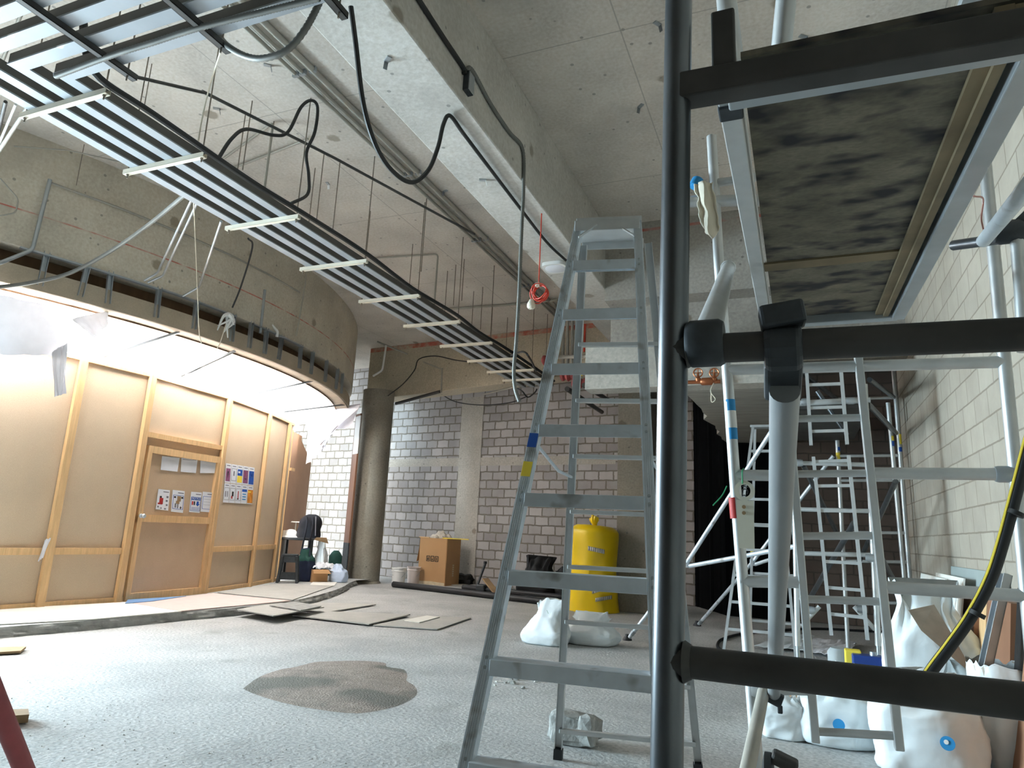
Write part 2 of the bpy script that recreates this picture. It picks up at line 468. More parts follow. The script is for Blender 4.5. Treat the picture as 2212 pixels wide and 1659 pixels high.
M_soffit = mat('board marked soffit', c(150, 144, 134), rough=.9, var=.2, scale=2, stretch=(1, 6, 1), bump=.3, bscale=8)
M_rust = mat('rusty channel', c(126, 112, 88), rough=.7, metal=.3, var=.3, scale=5)
M_pink = mat('pink string', c(206, 150, 140), rough=.8, var=.05)
M_green = mat('green cord', c(40, 150, 100), rough=.6, var=.05)

# ================================================================ SETTING
HC = 5.5
struct(MB().box((-16, -5, -0.2), (4, 18, 0)).build('floor', M_floor, smooth=False))
struct(MB().box((-11.5, -5, HC), (4, 18, HC + .3)).build('ceiling', M_ceil, smooth=False))


def wall(name, a, b, z0, z1, th, m):
    """vertical wall built along its own local x so that its courses run true"""
    a = Vector((a[0], a[1], 0)); b = Vector((b[0], b[1], 0)); d = b - a
    me = MB().box((0, 0, z0), (d.length, th, z1)).build(name, m, smooth=False)
    me.location = a; me.rotation_euler = (0, 0, math.atan2(d.y, d.x)); OFF[me.name] = a
    return struct(me)


wall('wall_right', (1.28, 10.1), (1.28, -5), 0, HC, .25, M_bright)
wall('wall_front', (-9.7, 1.5), (-9.7, -4.6), 0, HC, .25, M_bfar)
wall('wall_rear', (-9.5, -4.6), (1.5, -4.6), 0, HC, -.25, M_bfar)
wb = wall('wall_back', (-13.5, 15.05 + .16 * 5), (-1.9, 15.05 - .16 * 6.6), 0, HC, .25, M_bback)
wall('wall_far', (-2.6, 15.2), (3.0, 15.2), 0, HC, .25, M_bfar)
wall('wall_corridor', (-1.0, 12.9), (3.0, 12.9), 0, HC, .25, M_bfar)
wall('wall_alcove', (2.2, 10.1), (2.2, 12.9), 0, HC, -.25, M_bfar)
wall('wall_return', (1.53, 10.1), (2.3, 10.1), 0, HC, -.25, M_bright)
# rendered strips cast into the blockwork
wdir = Vector((9.6, -.16 * 9.6, 0)).normalized(); wn = Vector((wdir.y, -wdir.x, 0))
if wn.y > 0: wn = -wn


def on_back(px, py, off=0.0):
    o = Vector((-11.5, 15.05 + .48, 0)) + wn * off
    d = ROT @ Vector((px - CX, -(py - CY), -FPX))
    t = (o - EYE).dot(wn) / d.dot(wn)
    return EYE + d * t


for nm, (x0, y0, x1, y1) in {'pier': (1000, 858, 1046, 1275), 'band': (842, 988, 1330, 1006)}.items():
    q = [on_back(x0, y0, .0), on_back(x1, y0, .0), on_back(x1, y1, .0), on_back(x0, y1, .0)]
    zt = (q[0].z + q[1].z) / 2; zb = (q[2].z + q[3].z) / 2
    if nm == 'pier': zb = 0
    q = [Vector((q[0].x, q[0].y, zt)), Vector((q[1].x, q[1].y, zt)), Vector((q[1].x, q[1].y, zb)), Vector((q[0].x, q[0].y, zb))]
    b = MB().prism(q, wn * (.012 if nm != 'band' else .008)).build('trim_%d' % {'pier': 1, 'band': 2, 'patch': 3}[nm], M_plaster, smooth=False)
    struct(b)

# long downstand beam, cross beam, back beam
struct(MB().box((-2.95, -5, 4.58), (-2.35, 12.6, HC)).build('concrete_beam', M_beam, smooth=False, bev=.012))
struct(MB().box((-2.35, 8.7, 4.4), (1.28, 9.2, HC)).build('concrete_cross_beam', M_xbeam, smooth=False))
bbd = Vector((6.7, -.78, 0)).normalized(); bbn = Vector((-bbd.y, bbd.x, 0))
pa = Vector((-9.6, 13.66, 0)); pb = Vector((-2.4, 12.8, 0))
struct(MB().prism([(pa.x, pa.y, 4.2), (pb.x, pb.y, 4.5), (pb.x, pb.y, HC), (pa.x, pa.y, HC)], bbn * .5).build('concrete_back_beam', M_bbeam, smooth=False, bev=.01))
struct(MB().box((-2.95, 11.97, 0), (-2.35, 12.5, 4.58)).build('concrete_pillar', M_col, smooth=False, bev=.01))
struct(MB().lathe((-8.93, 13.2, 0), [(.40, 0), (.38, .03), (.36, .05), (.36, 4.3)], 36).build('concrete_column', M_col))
# dropped soffit and upper wall beyond the cross beam
rj = random.Random(5)
sed = [V(-1.22 + .07 * k / 16 + (rj.uniform(-.05, .05) if 0 < k < 16 else 0), 8.15 + k * 4.75 / 16, 2.98) for k in range(17)]
struct(MB().prism(sed + [V(-.05, 12.9, 2.98), V(-.05, 8.15, 2.98)], V(0, 0, .3)).build('concrete_soffit', M_soffit, smooth=False))
struct(MB().box((-2.35, 7.85, 2.98), (-.05, 8.15, 3.55)).build('concrete_edge_beam', M_plaster, smooth=False))
struct(MB().box((-2.35, 9.05, 3.5), (1.28, 9.2, 4.4)).build('wall_upper', M_xbeam, smooth=False))

# curved perimeter beam on an arc
AC = Vector((-16.1, 7.4, 0))


def arc(r, y, z=0.0):
    return Vector((AC.x + math.sqrt(max(r * r - (y - AC.y) ** 2, .01)), y, z))


def arcband(r0, r1, z0, z1, y0, y1, n=40):
    b = MB(); ring = []
    for i in range(n + 1):
        y = y0 + (y1 - y0) * i / n
        a1 = math.asin((y - AC.y) / r0)
        p0 = Vector((AC.x + r0 * math.cos(a1), AC.y + r0 * math.sin(a1), 0)); p1 = Vector((AC.x + r1 * math.cos(a1), AC.y + r1 * math.sin(a1), 0))
        ring.append([p0 + V(0, 0, z0), p1 + V(0, 0, z0), p1 + V(0, 0, z1), p0 + V(0, 0, z1)])
    vs = [p for r in ring for p in r]
    fs = []
    for i in range(n):
        for k in range(4):
            k2 = (k + 1) % 4
            fs.append((i * 4 + k, i * 4 + k2, i * 4 + 4 + k2, i * 4 + 4 + k))
    fs += [(3, 2, 1, 0), tuple(n * 4 + k for k in range(4))]
    return b.add(vs, fs)


struct(arcband(8.6, 8.15, 4.15, HC, 1.2, 14.6).build('concrete_curved_beam', M_cbeam))
bk = thing('ceiling_bulkhead', arc(8.55, 7.4, 3.7), 'curved bulkhead of beige fascia board and steel studs under the curved beam', 'bulkhead')
bk['kind'] = 'structure'
arcband(8.57, 8.54, 3.70, 3.94, 1.2, 12.9).build('fascia_board', M_bulk, bk)
arcband(8.30, 8.28, 3.68, 4.15, 1.2, 12.9).build('backing_board', M_bkply, bk)
arcband(8.56, 8.30, 3.70, 3.715, 1.2, 12.9).build('soffit_board', M_bulk, bk)
for y in (4.75, 5.15, 5.45, 6.05, 6.6, 7.25, 7.6, 7.95, 8.3, 8.9, 9.3, 9.9, 10.5, 10.9):
    p = arc(8.585, y)
    rad = (p - AC).normalized(); tn = V(-rad.y, rad.x, 0)
    jit = random.Random(y).uniform(-.03, .03)
    MB().channel(p + V(0, 0, 3.76), p + V(0, 0, 4.17) + tn * jit, .06, .05, .006, rad).build('stud', M_galv, bk, smooth=False)
for y0, y1, z in ((4.5, 6.0, 4.13), (6.05, 7.25, 4.14), (7.6, 8.9, 4.13)):
    MB().tube([], .01) if False else None
    b = MB(); n = 8
    for i in range(n):
        b.bar(arc(8.6, y0 + (y1 - y0) * i / n, z), arc(8.6, y0 + (y1 - y0) * (i + 1) / n, z), .06, .02)
    b.build('track', M_galv, bk, smooth=False)

# raised platform along the shopfront with a ragged edge
pts = [(-7.45, 1.0), (-7.42, 3.0), (-7.32, 4.65), (-7.15, 5.5), (-7.05, 6.58), (-6.93, 7.4), (-7.0, 8.6), (-7.4, 9.9), (-7.87, 11.0), (-8.35, 11.9), (-8.62, 12.5)]
edge = catmull([V(x, y, 0) for x, y in pts], 8)
rg = random.Random(3)
b = MB(); top = []; bot = []
for p in edge:
    j = rg.uniform(-.02, .02)
    top.append(p + V(0, 0, .1)); bot.append(p + V(.03 + j, 0, 0))
back_ = [V(-13, 13.4, 0), V(-13, 1.0, 0)]
n = len(edge)
b.add(top + [V(-8.6, 13.2, .1)] + [q + V(0, 0, .1) for q in back_], [tuple(range(n + 3))])
pl = struct(b.build('platform_slab', M_floor, smooth=False))
b = MB(); rows = []
for k in range(5):
    rows.append([a_.lerp(q_, k / 4) + V((.0 if k == 0 else .035 * noise.noise(a_ * 6 + V(0, 0, k * 2))), .0, 0) for a_, q_ in zip(catmull(top, 4), catmull(bot, 4))])
m_ = len(rows[0])
b.add([p_ for r_ in rows for p_ in r_], [(k * m_ + i, (k + 1) * m_ + i, (k + 1) * m_ + i + 1, k * m_ + i + 1) for k in range(4) for i in range(m_ - 1)])
b.build('broken_edge', M_rubble, pl, smooth=False)

# ---- hoarding (timber site wall) with its door
HP = [(-8.70, 4.3), (-8.55, 5.3), (-8.50, 5.78), (-8.42, 6.75), (-8.57, 8.35), (-8.95, 9.72), (-9.36, 10.75), (-9.52, 11.1)]
HP = [V(x, y, .1) for x, y in HP]
HT = 3.2


def on_hoard(px, py, off=0.0, seg=None):
    d = ROT @ Vector((px - CX, -(py - CY), -FPX))
    best = None
    for i in range(len(HP) - 1):
        if seg is not None and i != seg: continue
        a, bb = HP[i], HP[i + 1]
        tn = (bb - a).normalized(); nn = V(tn.y, -tn.x, 0)
        if nn.x < 0: nn = -nn
        o = a + nn * off
        t = (o - EYE).dot(nn) / d.dot(nn)
        p = EYE + d * t
        u = (p - a).dot(tn) / (bb - a).length
        if seg is not None or -.02 <= u <= 1.02:
            if best is None or abs(u - .5) < best[0]: best = (abs(u - .5), p, nn, tn)
    if best is None:
        return on_hoard(px, py, off, 0 if px < 100 else len(HP) - 2)
    return best[1], best[2], best[3]


hw = thing('wall_left', HP[2], 'tan hardboard site hoarding framed with pine studs along the shopfront', 'hoarding')
hw['kind'] = 'structure'
SEGN = []
for i in range(len(HP) - 1):
    a, bb = HP[i], HP[i + 1]
    tn = (bb - a).normalized(); nn = V(tn.y, -tn.x, 0)
    if nn.x < 0: nn = -nn
    SEGN.append((a, bb, tn, nn))
    z1 = HT - .1
    MB().prism([a, bb, bb + V(0, 0, z1), a + V(0, 0, z1)], -nn * .012).build('panel', M_ply, hw, smooth=False)
    MB().bar(a + nn * .02 + V(0, 0, .03), bb + nn * .02 + V(0, 0, .03), .04, .06).build('bottom_plate', M_pine, hw, smooth=False)
    MB().bar(a + nn * .02 + V(0, 0, z1 - .02), bb + nn * .02 + V(0, 0, z1 - .02), .04, .05).build('top_plate', M_pine, hw, smooth=False)
for i in (2, 3, 4, 5, 6):
    a, bb, tn, nn = SEGN[i if i < len(SEGN) else -1]
    a = HP[i]
    wd = .09 if i in (2, 3, 4) else .07
    MB().bar(a + nn * .045, a + nn * .045 + V(0, 0, HT - .13), wd, .06, nn).build('stud', M_pine, hw, smooth=False)
p, nn, tn = on_hoard(603, 1100, 0, 6)
# rails at waist height
for i, (t0, t1) in ((0, (0, 1)), (1, (0, 1)), (2, (.05, .95)), (4, (.03, .97)), (5, (.03, .97))):
    a, bb, tn, nn = SEGN[i]
    zz = .66
    MB().bar(a.lerp(bb, t0) + nn * .03 + V(0, 0, zz), a.lerp(bb, t1) + nn * .03 + V(0, 0, zz), .05, .08).build('rail', M_pine, hw, smooth=False)
a, bb, tn, nn = SEGN[3]
L3 = (bb - a).length
MB().bar(a + nn * .03 + V(0, 0, 2.25), bb + nn * .03 + V(0, 0, 2.25), .05, .07).build('header', M_pine, hw, smooth=False)
# door leaf
dr = thing('door_1', a + tn * .08, 'tan boarded site door in the hoarding with pine rails and a round knob', 'door')
dr['kind'] = 'structure'
d0 = a + tn * .10 + nn * .005; d1 = bb - tn * .045 + nn * .005; DH = 2.10
MB().prism([d0, d1, d1 + V(0, 0, DH), d0 + V(0, 0, DH)], nn * .02).build('door_board', M_door, dr, smooth=False)
for q, w_ in ((d1 - tn * .033, .065), (d0 + tn * .04, .08)):
    MB().bar(q + nn * .04, q + nn * .04 + V(0, 0, DH), w_, .045, nn).build('stile', M_pine, dr, smooth=False)
for zz in (.05, 1.10, DH - .05):
    MB().bar(d0 + nn * .042 + V(0, 0, zz), d1 + nn * .042 + V(0, 0, zz), .045, .10).build('rail', M_pine, dr, smooth=False)
kb = d0 + tn * .04 + nn * .065 + V(0, 0, 1.13)
o = MB().lathe(kb, [(.03, 0), (.03, .008), (.012, .012), (.012, .03), (.026, .04), (.032, .055), (.024, .072), (.001, .075)], 18, nn).build('door_handle', M_alu, dr)
o['label'] = 'chrome door knob'
# end panels of the hoarding turned towards the street
ep = HP[-1]
en = thing('plywood_panel', V(-9.62, 11.3, .1), 'tall orange plywood panel at the far end of the hoarding beside the table', 'panel')
q0 = V(-9.66, 11.2, .1); q1 = V(-10.1, 12.1, .1); q2 = V(-10.5, 13.0, .1)
MB().prism([q0, q1, q1 + V(0, 0, 3.0), q0 + V(0, 0, 3.0)], V(-.02, 0, 0)).build('board', M_ply2, en, smooth=False)
MB().prism([q1, q2, q2 + V(0, 0, 2.5), q1 + V(0, 0, 2.9)], V(-.02, 0, 0)).build('board', M_ply2, en, smooth=False)
MB().bar(q0 + V(.03, 0, 0), q0 + V(.03, 0, 3.0), .06, .05).build('stud', M_pine, en, smooth=False)
MB().bar(q0 + V(.0, .12, 2.2), q0 + V(-.06, .3, 2.2), .05, .06).build('block', M_pine, en, smooth=False)

# ---- polythene above the hoarding, lit from outside
SH = [(8.28, 3.69), (7.72, HT)]


def sheet_pt(u, v):
    y = 1.3 + u * 10.9
    p0 = arc(8.30, y, 3.70)
    i = 0
    while i < len(HP) - 2 and HP[i + 1].y < y: i += 1
    a_, b_ = HP[i], HP[i + 1]
    t = max(-2.5, min(1.6, (y - a_.y) / (b_.y - a_.y)))
    p1 = a_.lerp(b_, t); p1.z = HT - .02; p1.x -= .03
    p = p0.lerp(p1, v)
    p.z += .03 * math.sin(math.pi * v) * (1 + .4 * math.sin(y * 3)) + .012 * noise.noise(p * 4)
    return p


tag(MB().grid(sheet_pt, 90, 8).build('plastic_sheet', M_sheet), 'bright white polythene sheet closing the gap above the hoarding', 'sheet')

# furring channels across the sheet
for k, (x0, y0, x1, y1, lb) in enumerate([
        (222, 770, 388, 717, 'steel furring channel across the white sheet, nearest the big torn flap'),
        (390, 812, 508, 758, 'steel furring channel across the white sheet above the door'),
        (530, 855, 680, 822, 'steel furring channel across the white sheet right of the door'),
        (612, 890, 745, 874, 'thin steel furring channel across the crumpled end of the white sheet')]):
    p1 = P(x1, y1, z=3.69); p1 = P(x1, y1, x=arc(8.45, min(max(p1.y, 2), 13)).x)
    p0, nn, tn = on_hoard(x0, y0, .12)
    tag(MB().channel(p0, p1, .05, .03, .004).build('furring_channel', M_dgalv, smooth=False), lb, 'channel', 'furring channels above the hoarding')


def drape(name, poly, label, plane, m=M_drape, wr=.03, seed=0):
    """crumpled hanging film: poly of photo corners left-top, right-top, right-bottom, left-bottom on plane fn"""
    a, b2, c2, d2 = [plane(*p) for p in poly]
    rr = random.Random(seed).uniform(0, 50)

    def fn(u, v):
        p = a.lerp(b2, u).lerp(d2.lerp(c2, u), v)
        w = noise.noise(V(u * 5 + rr, v * 1.5, 0)) * wr * (.3 + v)
        return p + V(w, 0, noise.noise(V(u * 7, v * 7, rr)) * .02)
    return tag(MB().grid(fn, 18, 14).build(name, m), label, 'sheet')


fas = lambda px, py: P(px, py, x=-8.02)
drape('torn_plastic_sheet', [(-60, 625), (148, 668), (146, 768), (-60, 765)], 'large torn white polythene sheet hanging over the left end of the hoarding', fas, seed=1)
drape('torn_plastic_sheet', [(112, 760), (146, 740), (140, 850), (118, 858)], 'narrow ragged tail of polythene hanging below the large torn sheet', lambda a_, b_: P(a_, b_, x=-8.0), seed=2, wr=.05)
drape('torn_plastic_sheet', [(152, 688), (234, 672), (232, 700), (205, 730)], 'small folded polythene flap right of the large torn sheet', lambda a_, b_: P(a_, b_, x=-7.9), seed=3)
drape('torn_plastic_sheet', [(400, 808), (535, 762), (520, 785), (394, 833)], 'long polythene strip hanging along the furring channel above the door', lambda a_, b_: on_hoard(a_, b_, .25)[0], seed=4)
drape('torn_plastic_sheet', [(541, 858), (655, 864), (620, 882), (575, 882)], 'short polythene flap hanging over the hoarding right of the door', lambda a_, b_: on_hoard(a_, b_, .2)[0], seed=5)
drape('torn_plastic_sheet', [(665, 905), (775, 880), (700, 960), (664, 1003)], 'crumpled polythene hanging in front of the orange plywood panel', lambda a_, b_: P(a_, b_, y=11.9), seed=6, wr=.15)
drape('torn_plastic_sheet', [(640, 890), (778, 872), (760, 925), (668, 930)], 'bunched polythene at the far end of the curved bulkhead', lambda a_, b_: P(a_, b_, y=12.1), seed=7, wr=.15)
# rag of polythene on the hoarding stud
drape('plastic_strip', [(97, 1165), (110, 1163), (92, 1205), (82, 1214)], 'small strip of translucent plastic taped to a hoarding stud', lambda a_, b_: on_hoard(a_, b_, .09)[0], seed=8, wr=.01)

# ---- posters
def poster(px4, label, inner, off=.03, seg=None):
    """paper sheet at photo corners TL TR BR BL on the hoarding; inner = list of (u0,v0,u1,v1,material)"""
    q = [on_hoard(x, y, off, seg)[0] for x, y in px4]
    nn = on_hoard(px4[0][0], px4[0][1], off, seg)[1]
    ct = sum(q, V(0, 0, 0)) / 4
    t = thing('safety_poster', ct, label, 'poster', 'safety posters on the hoarding')
    MB().prism(q, nn * .002).build('paper', M_paper, t, smooth=False)
    byname = {}
    for u0, v0, u1, v1, m in inner:
        byname.setdefault(m.name, (m, MB()))[1].prism([q[0].lerp(q[1], u).lerp(q[3].lerp(q[2], u), v) + nn * .003 for u, v in ((u0, v0), (u1, v0), (u1, v1), (u0, v1))], nn * .001)
    for nm, (m, b_) in byname.items():
        b_.build('print', m, t, smooth=False)
    return t, q, nn


for k, (quad, lb) in enumerate([
        (((350, 985), (388, 989), (383, 1019), (347, 1015)), 'blank white paper top left on the door, leftmost of three'),
        (((392, 989), (427, 991), (423, 1022), (390, 1019)), 'blank white paper in the middle of the three on top of the door'),
        (((433, 993), (467, 997), (464, 1022), (432, 1022)), 'blank white paper top right on the door, rightmost of three')]):
    poster(quad, lb, [(.08, .1, .9, .13, M_inkg)] if k == 1 else [(.1, .2, .6, .22, M_paper)], .035, 3)
hd = (.45, .09, .92, .13, M_inkg)


def fr(m, x0=.08, y0=.22, x1=.95, y1=.86, w=.03):
    return [(x0, y0, x1, y0 + w * .6, m), (x0, y1 - w * .6, x1, y1, m), (x0, y0, x0 + w, y1, m), (x1 - w, y0, x1, y1, m)]


QX = [((342, 1056), (367, 1059), (363, 1103), (336, 1100)), ((373, 1058), (399, 1061), (395, 1108), (369, 1105)),
      ((413, 1062), (436, 1064), (431, 1108), (408, 1106)), ((438, 1062), (461, 1064), (456, 1107), (433, 1105))]
poster(QX[0], 'white safety poster of a crouching figure in red, leftmost on the door above the rail', [hd, (.2, .33, .36, .42, M_ink), (.2, .42, .5, .72, M_red), (.1, .66, .45, .74, M_red), (.75, .3, .92, .4, M_inkg), (.72, .5, .88, .58, M_inkg), (.76, .7, .9, .78, M_inkg), (.1, .82, .2, .9, M_inkg), (.35, .88, .45, .95, M_inkg), (.65, .9, .8, .96, M_inkg)], .035, 3)
poster(QX[1], 'blue framed safety poster of a standing figure in khaki on the door', [hd] + fr(M_blue) + [(.42, .26, .72, .5, M_plank), (.34, .48, .62, .62, M_plank), (.25, .6, .38, .8, M_inkg), (.45, .6, .56, .82, M_inkg), (.15, .28, .3, .36, M_ink), (.75, .28, .9, .36, M_ink), (.72, .72, .78, .84, M_ink), (.68, .76, .84, .79, M_ink)], .035, 3)
t, q, nn = poster(QX[2], 'blue headed notice poster with a blue down arrow on the door', [hd, (.06, .24, .96, .38, M_blue)] + fr(M_blue, .06, .38, .96, .92) + [(.6, .45, .8, .58, M_blue), (.16, .46, .3, .64, M_red), (.34, .46, .46, .64, M_ink), (.15, .76, .88, .78, M_blue), (.15, .83, .88, .85, M_blue)], .035, 3)
MB().prism([q[0].lerp(q[1], u).lerp(q[3].lerp(q[2], u), v) + nn * .003 for u, v in ((.52, .57), (.9, .57), (.71, .7))], nn * .001).build('arrow', M_blue, t, smooth=False)
xa = (q[1] - q[0]).normalized(); ya = V(0, 0, 1); za = xa.cross(ya).normalized()
pos = q[0].lerp(q[1], .51).lerp(q[3].lerp(q[2], .51), .31) + nn * .006
text_mesh('NOTICE', .05, M_paper, t, Matrix.Translation(pos - OFF[t.name]) @ Matrix((xa, ya, za)).transposed().to_4x4())
poster(QX[3], 'thin blue framed text poster, rightmost on the door above the rail', [hd] + fr(M_blue) + [(.18, .36, .8, .37, M_inkg), (.18, .5, .8, .51, M_inkg), (.18, .64, .8, .65, M_inkg)], .035, 3)
# ten posters right of the door, two rows of five
TLc, TRc, BRc, BLc = (488, 1000), (550, 1010), (545, 1090), (481, 1086)


def gp(u, v):
    a_ = (TLc[0] + (TRc[0] - TLc[0]) * u, TLc[1] + (TRc[1] - TLc[1]) * u); b_ = (BLc[0] + (BRc[0] - BLc[0]) * u, BLc[1] + (BRc[1] - BLc[1]) * u)
    return (a_[0] + (b_[0] - a_[0]) * v, a_[1] + (b_[1] - a_[1]) * v)


DS = [('mauve picture safety poster, first of the top row right of the door', [(.1, .25, .9, .92, M_purple), (.35, .4, .6, .75, M_ink)]),
      ('grey outlined safety poster, second of the top row right of the door', fr(M_inkg) + [(.4, .35, .6, .6, M_inkg)]),
      ('blue over yellow safety poster, middle of the top row right of the door', [(.1, .22, .95, .55, M_blue), (.1, .57, .95, .92, M_lemon), (.2, .32, .6, .42, M_paper)]),
      ('mauve safety poster with a white figure, fourth of the top row right of the door', [(.08, .22, .95, .92, M_purple), (.4, .3, .6, .55, M_red), (.3, .65, .7, .75, M_ink)]),
      ('solid blue safety poster, last of the top row right of the door', [(.08, .22, .95, .95, M_blue), (.2, .28, .8, .55, M_paper), (.35, .33, .65, .5, M_blue)]),
      ('pale outline poster of tools, first of the bottom row right of the door', fr(M_inkg) + [(.25, .4, .4, .7, M_inkg), (.6, .4, .72, .7, M_inkg)]),
      ('poster of a bending dark figure, second of the bottom row right of the door', fr(M_inkg) + [(.4, .4, .7, .65, M_ink), (.3, .62, .55, .78, M_red)]),
      ('poster of a small standing figure, middle of the bottom row right of the door', fr(M_inkg) + [(.4, .35, .55, .75, M_red), (.3, .75, .6, .8, M_ink)]),
      ('blue banner text poster, fourth of the bottom row right of the door', [(.08, .22, .95, .36, M_blue), (.2, .46, .8, .52, M_cyan), (.2, .6, .8, .66, M_cyan), (.2, .74, .8, .8, M_cyan)]),
      ('orange fire poster, last of the bottom row right of the door', [(.05, .22, .97, .95, M_orange), (.1, .3, .6, .38, M_lemon)])]
for k, (lb, inner) in enumerate(DS):
    i, j = k % 5, k // 5
    u0, u1 = i / 5 + .005, (i + 1) / 5 - .005; v0, v1 = j / 2 + .005, (j + 1) / 2 - .01
    poster([gp(u0, v0), gp(u1, v0), gp(u1, v1), gp(u0, v1)], lb, [(.2, .08, .8, .12, M_inkg)] + inner, .008, 4)

# ================================================================ OVERHEAD SERVICES
ZT = 4.20           # trunking underside
names = ['leftmost', 'second', 'third', 'rightmost']
w, h = .085, .085
for i in range(4):
    x = -5.22 + .205 * i
    yc = 2.10 + .18 * i
    t = thing('cable_trunking', (x, yc, ZT), '%s of four long galvanised trunkings running back under the ceiling' % names[i], 'trunking', 'four parallel steel trunkings')
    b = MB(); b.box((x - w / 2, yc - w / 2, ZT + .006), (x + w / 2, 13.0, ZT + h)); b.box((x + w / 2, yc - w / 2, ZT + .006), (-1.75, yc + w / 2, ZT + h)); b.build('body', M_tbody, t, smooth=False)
    b = MB(); e = .004
    b.box((x - w / 2 - e, yc - w / 2 - e, ZT), (x + w / 2 + e, 13.0, ZT + .012)); b.box((x + w / 2 + e, yc - w / 2 - e, ZT), (-1.75, yc + w / 2 + e, ZT + .012)); b.build('cover', M_trunk, t, smooth=False)
for j, (yy, lb) in enumerate([(1.92, 'galvanised trunking crossing overhead in front of the four bent ones'), (1.74, 'galvanised trunking crossing overhead, second nearest the camera'), (1.56, 'nearest galvanised trunking crossing overhead at the picture top')]):
    t = thing('cable_trunking', (-4, yy, ZT), lb, 'trunking', 'trunkings crossing overhead')
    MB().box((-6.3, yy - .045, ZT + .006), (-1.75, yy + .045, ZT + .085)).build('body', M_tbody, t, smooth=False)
    MB().box((-6.3, yy - .049, ZT), (-1.75, yy + .049, ZT + .012)).build('cover', M_trunk, t, smooth=False)

ORD = ['nearest', 'second', 'third', 'fourth', 'fifth', 'sixth', 'seventh', 'eighth', 'ninth', 'tenth', 'eleventh', 'farthest']
HY = [2.84, 3.72, 4.9, 6.07, 7.27, 8.42, 9.57, 10.6, 11.45, 12.2]
hang = None
for k, y in enumerate(HY):
    lb = '%s cream strut hanger carrying the four long trunkings' % (ORD[k] if k < len(HY) - 1 else 'farthest')
    if k == 0:
        hang = thing('trapeze_hanger', (-4.9, y, ZT - .04), lb, 'hanger', 'strut hangers under the trunkings')
        MB().channel((-5.36, y, ZT - .022), (-4.42, y, ZT - .022), .042, .042, .004, (0, 0, 1)).build('strut', M_strut, hang, smooth=False)
        for xx in (-5.32, -4.455):
            MB().tube([(xx, y, ZT - .08), (xx, y, HC)], .006, 6).build('rod', M_rod, hang)
            MB().lathe((xx, y, ZT - .056), [(.012, 0), (.012, .012)], 6).build('nut', M_rod, hang, smooth=False)
    else:
        copy_thing(hang, (0, y - HY[0], 0), lb)
for x, lb in ((-4.10, 'dark steel strut under the crossing trunkings, leftmost of three'), (-3.26, 'dark steel strut under the crossing trunkings, middle of three'), (-2.36, 'dark steel strut under the crossing trunkings beside the long beam')):
    t = thing('support_strut', (x, 2.0, ZT - .03), lb, 'strut', 'struts under the crossing trunkings')
    MB().channel((x, .4, ZT - .022), (x, 2.80, ZT - .022), .045, .042, .004).build('strut', M_dstrut, t, smooth=False)
    MB().tube([(x, 2.74, ZT - .08), (x, 2.74, HC if x > -2.3 or x < -2.95 else 4.58)], .006, 6).build('rod', M_rod, t)

# cables
def cable(name, pts, r, m, label, cat='cable', smooth_n=6, ribbed=False, group=None):
    b = MB()
    if ribbed: b.ribbed(pts, r)
    else: b.tube(catmull(pts, smooth_n), r, 8)
    return tag(b.build(name, m), label, cat, group)


cable('power_cable', [V(-4.36, 2.55, 4.50), V(-4.37, 2.60, 4.34), V(-4.40, 2.75, 4.22), V(-4.395, 3.2, 4.215), V(-4.385, 4.2, 4.19), V(-4.39, 5, 4.22), V(-4.38, 6, 4.23), V(-4.39, 7, 4.19), V(-4.38, 8.2, 4.22), V(-4.39, 9, 4.19), V(-4.39, 10.2, 4.22), V(-4.38, 12.5, 4.2)], .026, M_cable, 'thick black cable running along the right edge of the long trunkings')
cable('flexible_conduit', [P(x, y, x=-2.54) for x, y in [(758, 14), (768, 90), (785, 225), (812, 315), (848, 370), (890, 394), (925, 368), (946, 318), (958, 268)]] + [P(x, y, z=4.552) for x, y in [(972, 250), (1000, 287), (1040, 340), (1110, 432), (1180, 522), (1222, 562)]], .017, M_cable, 'black flexible conduit looping under the long beam down to the white light')
cable('flexible_conduit', [P(x, y, x=-2.33) for x, y in [(880, -40), (905, 0), (960, 85), (1000, 145), (1003, 160)]], .020, M_cable, 'black flexible conduit on the beam side above the junction box')
cable('flexible_conduit', [P(x, y, x=-2.33) for x, y in [(1006, 152), (1020, 152), (1060, 225), (1100, 285), (1129, 322), (1131, 400), (1128, 470)]] + [P(x, y, y=5.55) for x, y in [(1124, 560), (1121, 640), (1115, 740), (1110, 800), (1113, 840), (1122, 868)]], .019, M_gcable, 'ribbed flexible conduit dropping from the junction box to a frayed end', ribbed=True)
jb = thing('junction_box', P(1006, 182, x=-2.35), 'dark rectangular junction box on the side of the long beam', 'junction box')
p = P(1006, 182, x=-2.35)
MB().box(p + V(0, -.05, -.085), p + V(.05, .05, .085)).build('box', M_clamp, jb, smooth=False, bev=.005)
MB().box(p + V(.05, -.045, -.08), p + V(.056, .045, .08)).build('lid', M_galv, jb, smooth=False)
cable('flexible_conduit', [P(x, y, x=-4.40) for x, y in [(470, 345), (500, 300), (533, 279), (590, 292), (622, 285), (650, 232), (672, 217), (686, 232), (680, 285), (662, 330), (667, 380), (664, 420), (628, 440)]], .016, M_cable, 'black flexible conduit standing in a tall loop above the trunkings')
cable('flexible_conduit', [P(x, y, y=2.75) for x, y in [(468, 70), (490, 98), (530, 121), (570, 126), (620, 108), (660, 62), (695, -5), (720, -60)]], .022, M_gcable, 'grey ribbed conduit sagging below the crossing trunkings', ribbed=True)
cable('flexible_conduit', [P(x, y, z=4.16) for x, y in [(120, 165), (235, 122), (330, 92), (430, 60), (560, 28), (690, -4)]], .02, M_gcable, 'grey ribbed conduit lying along the crossing trunkings', ribbed=True)
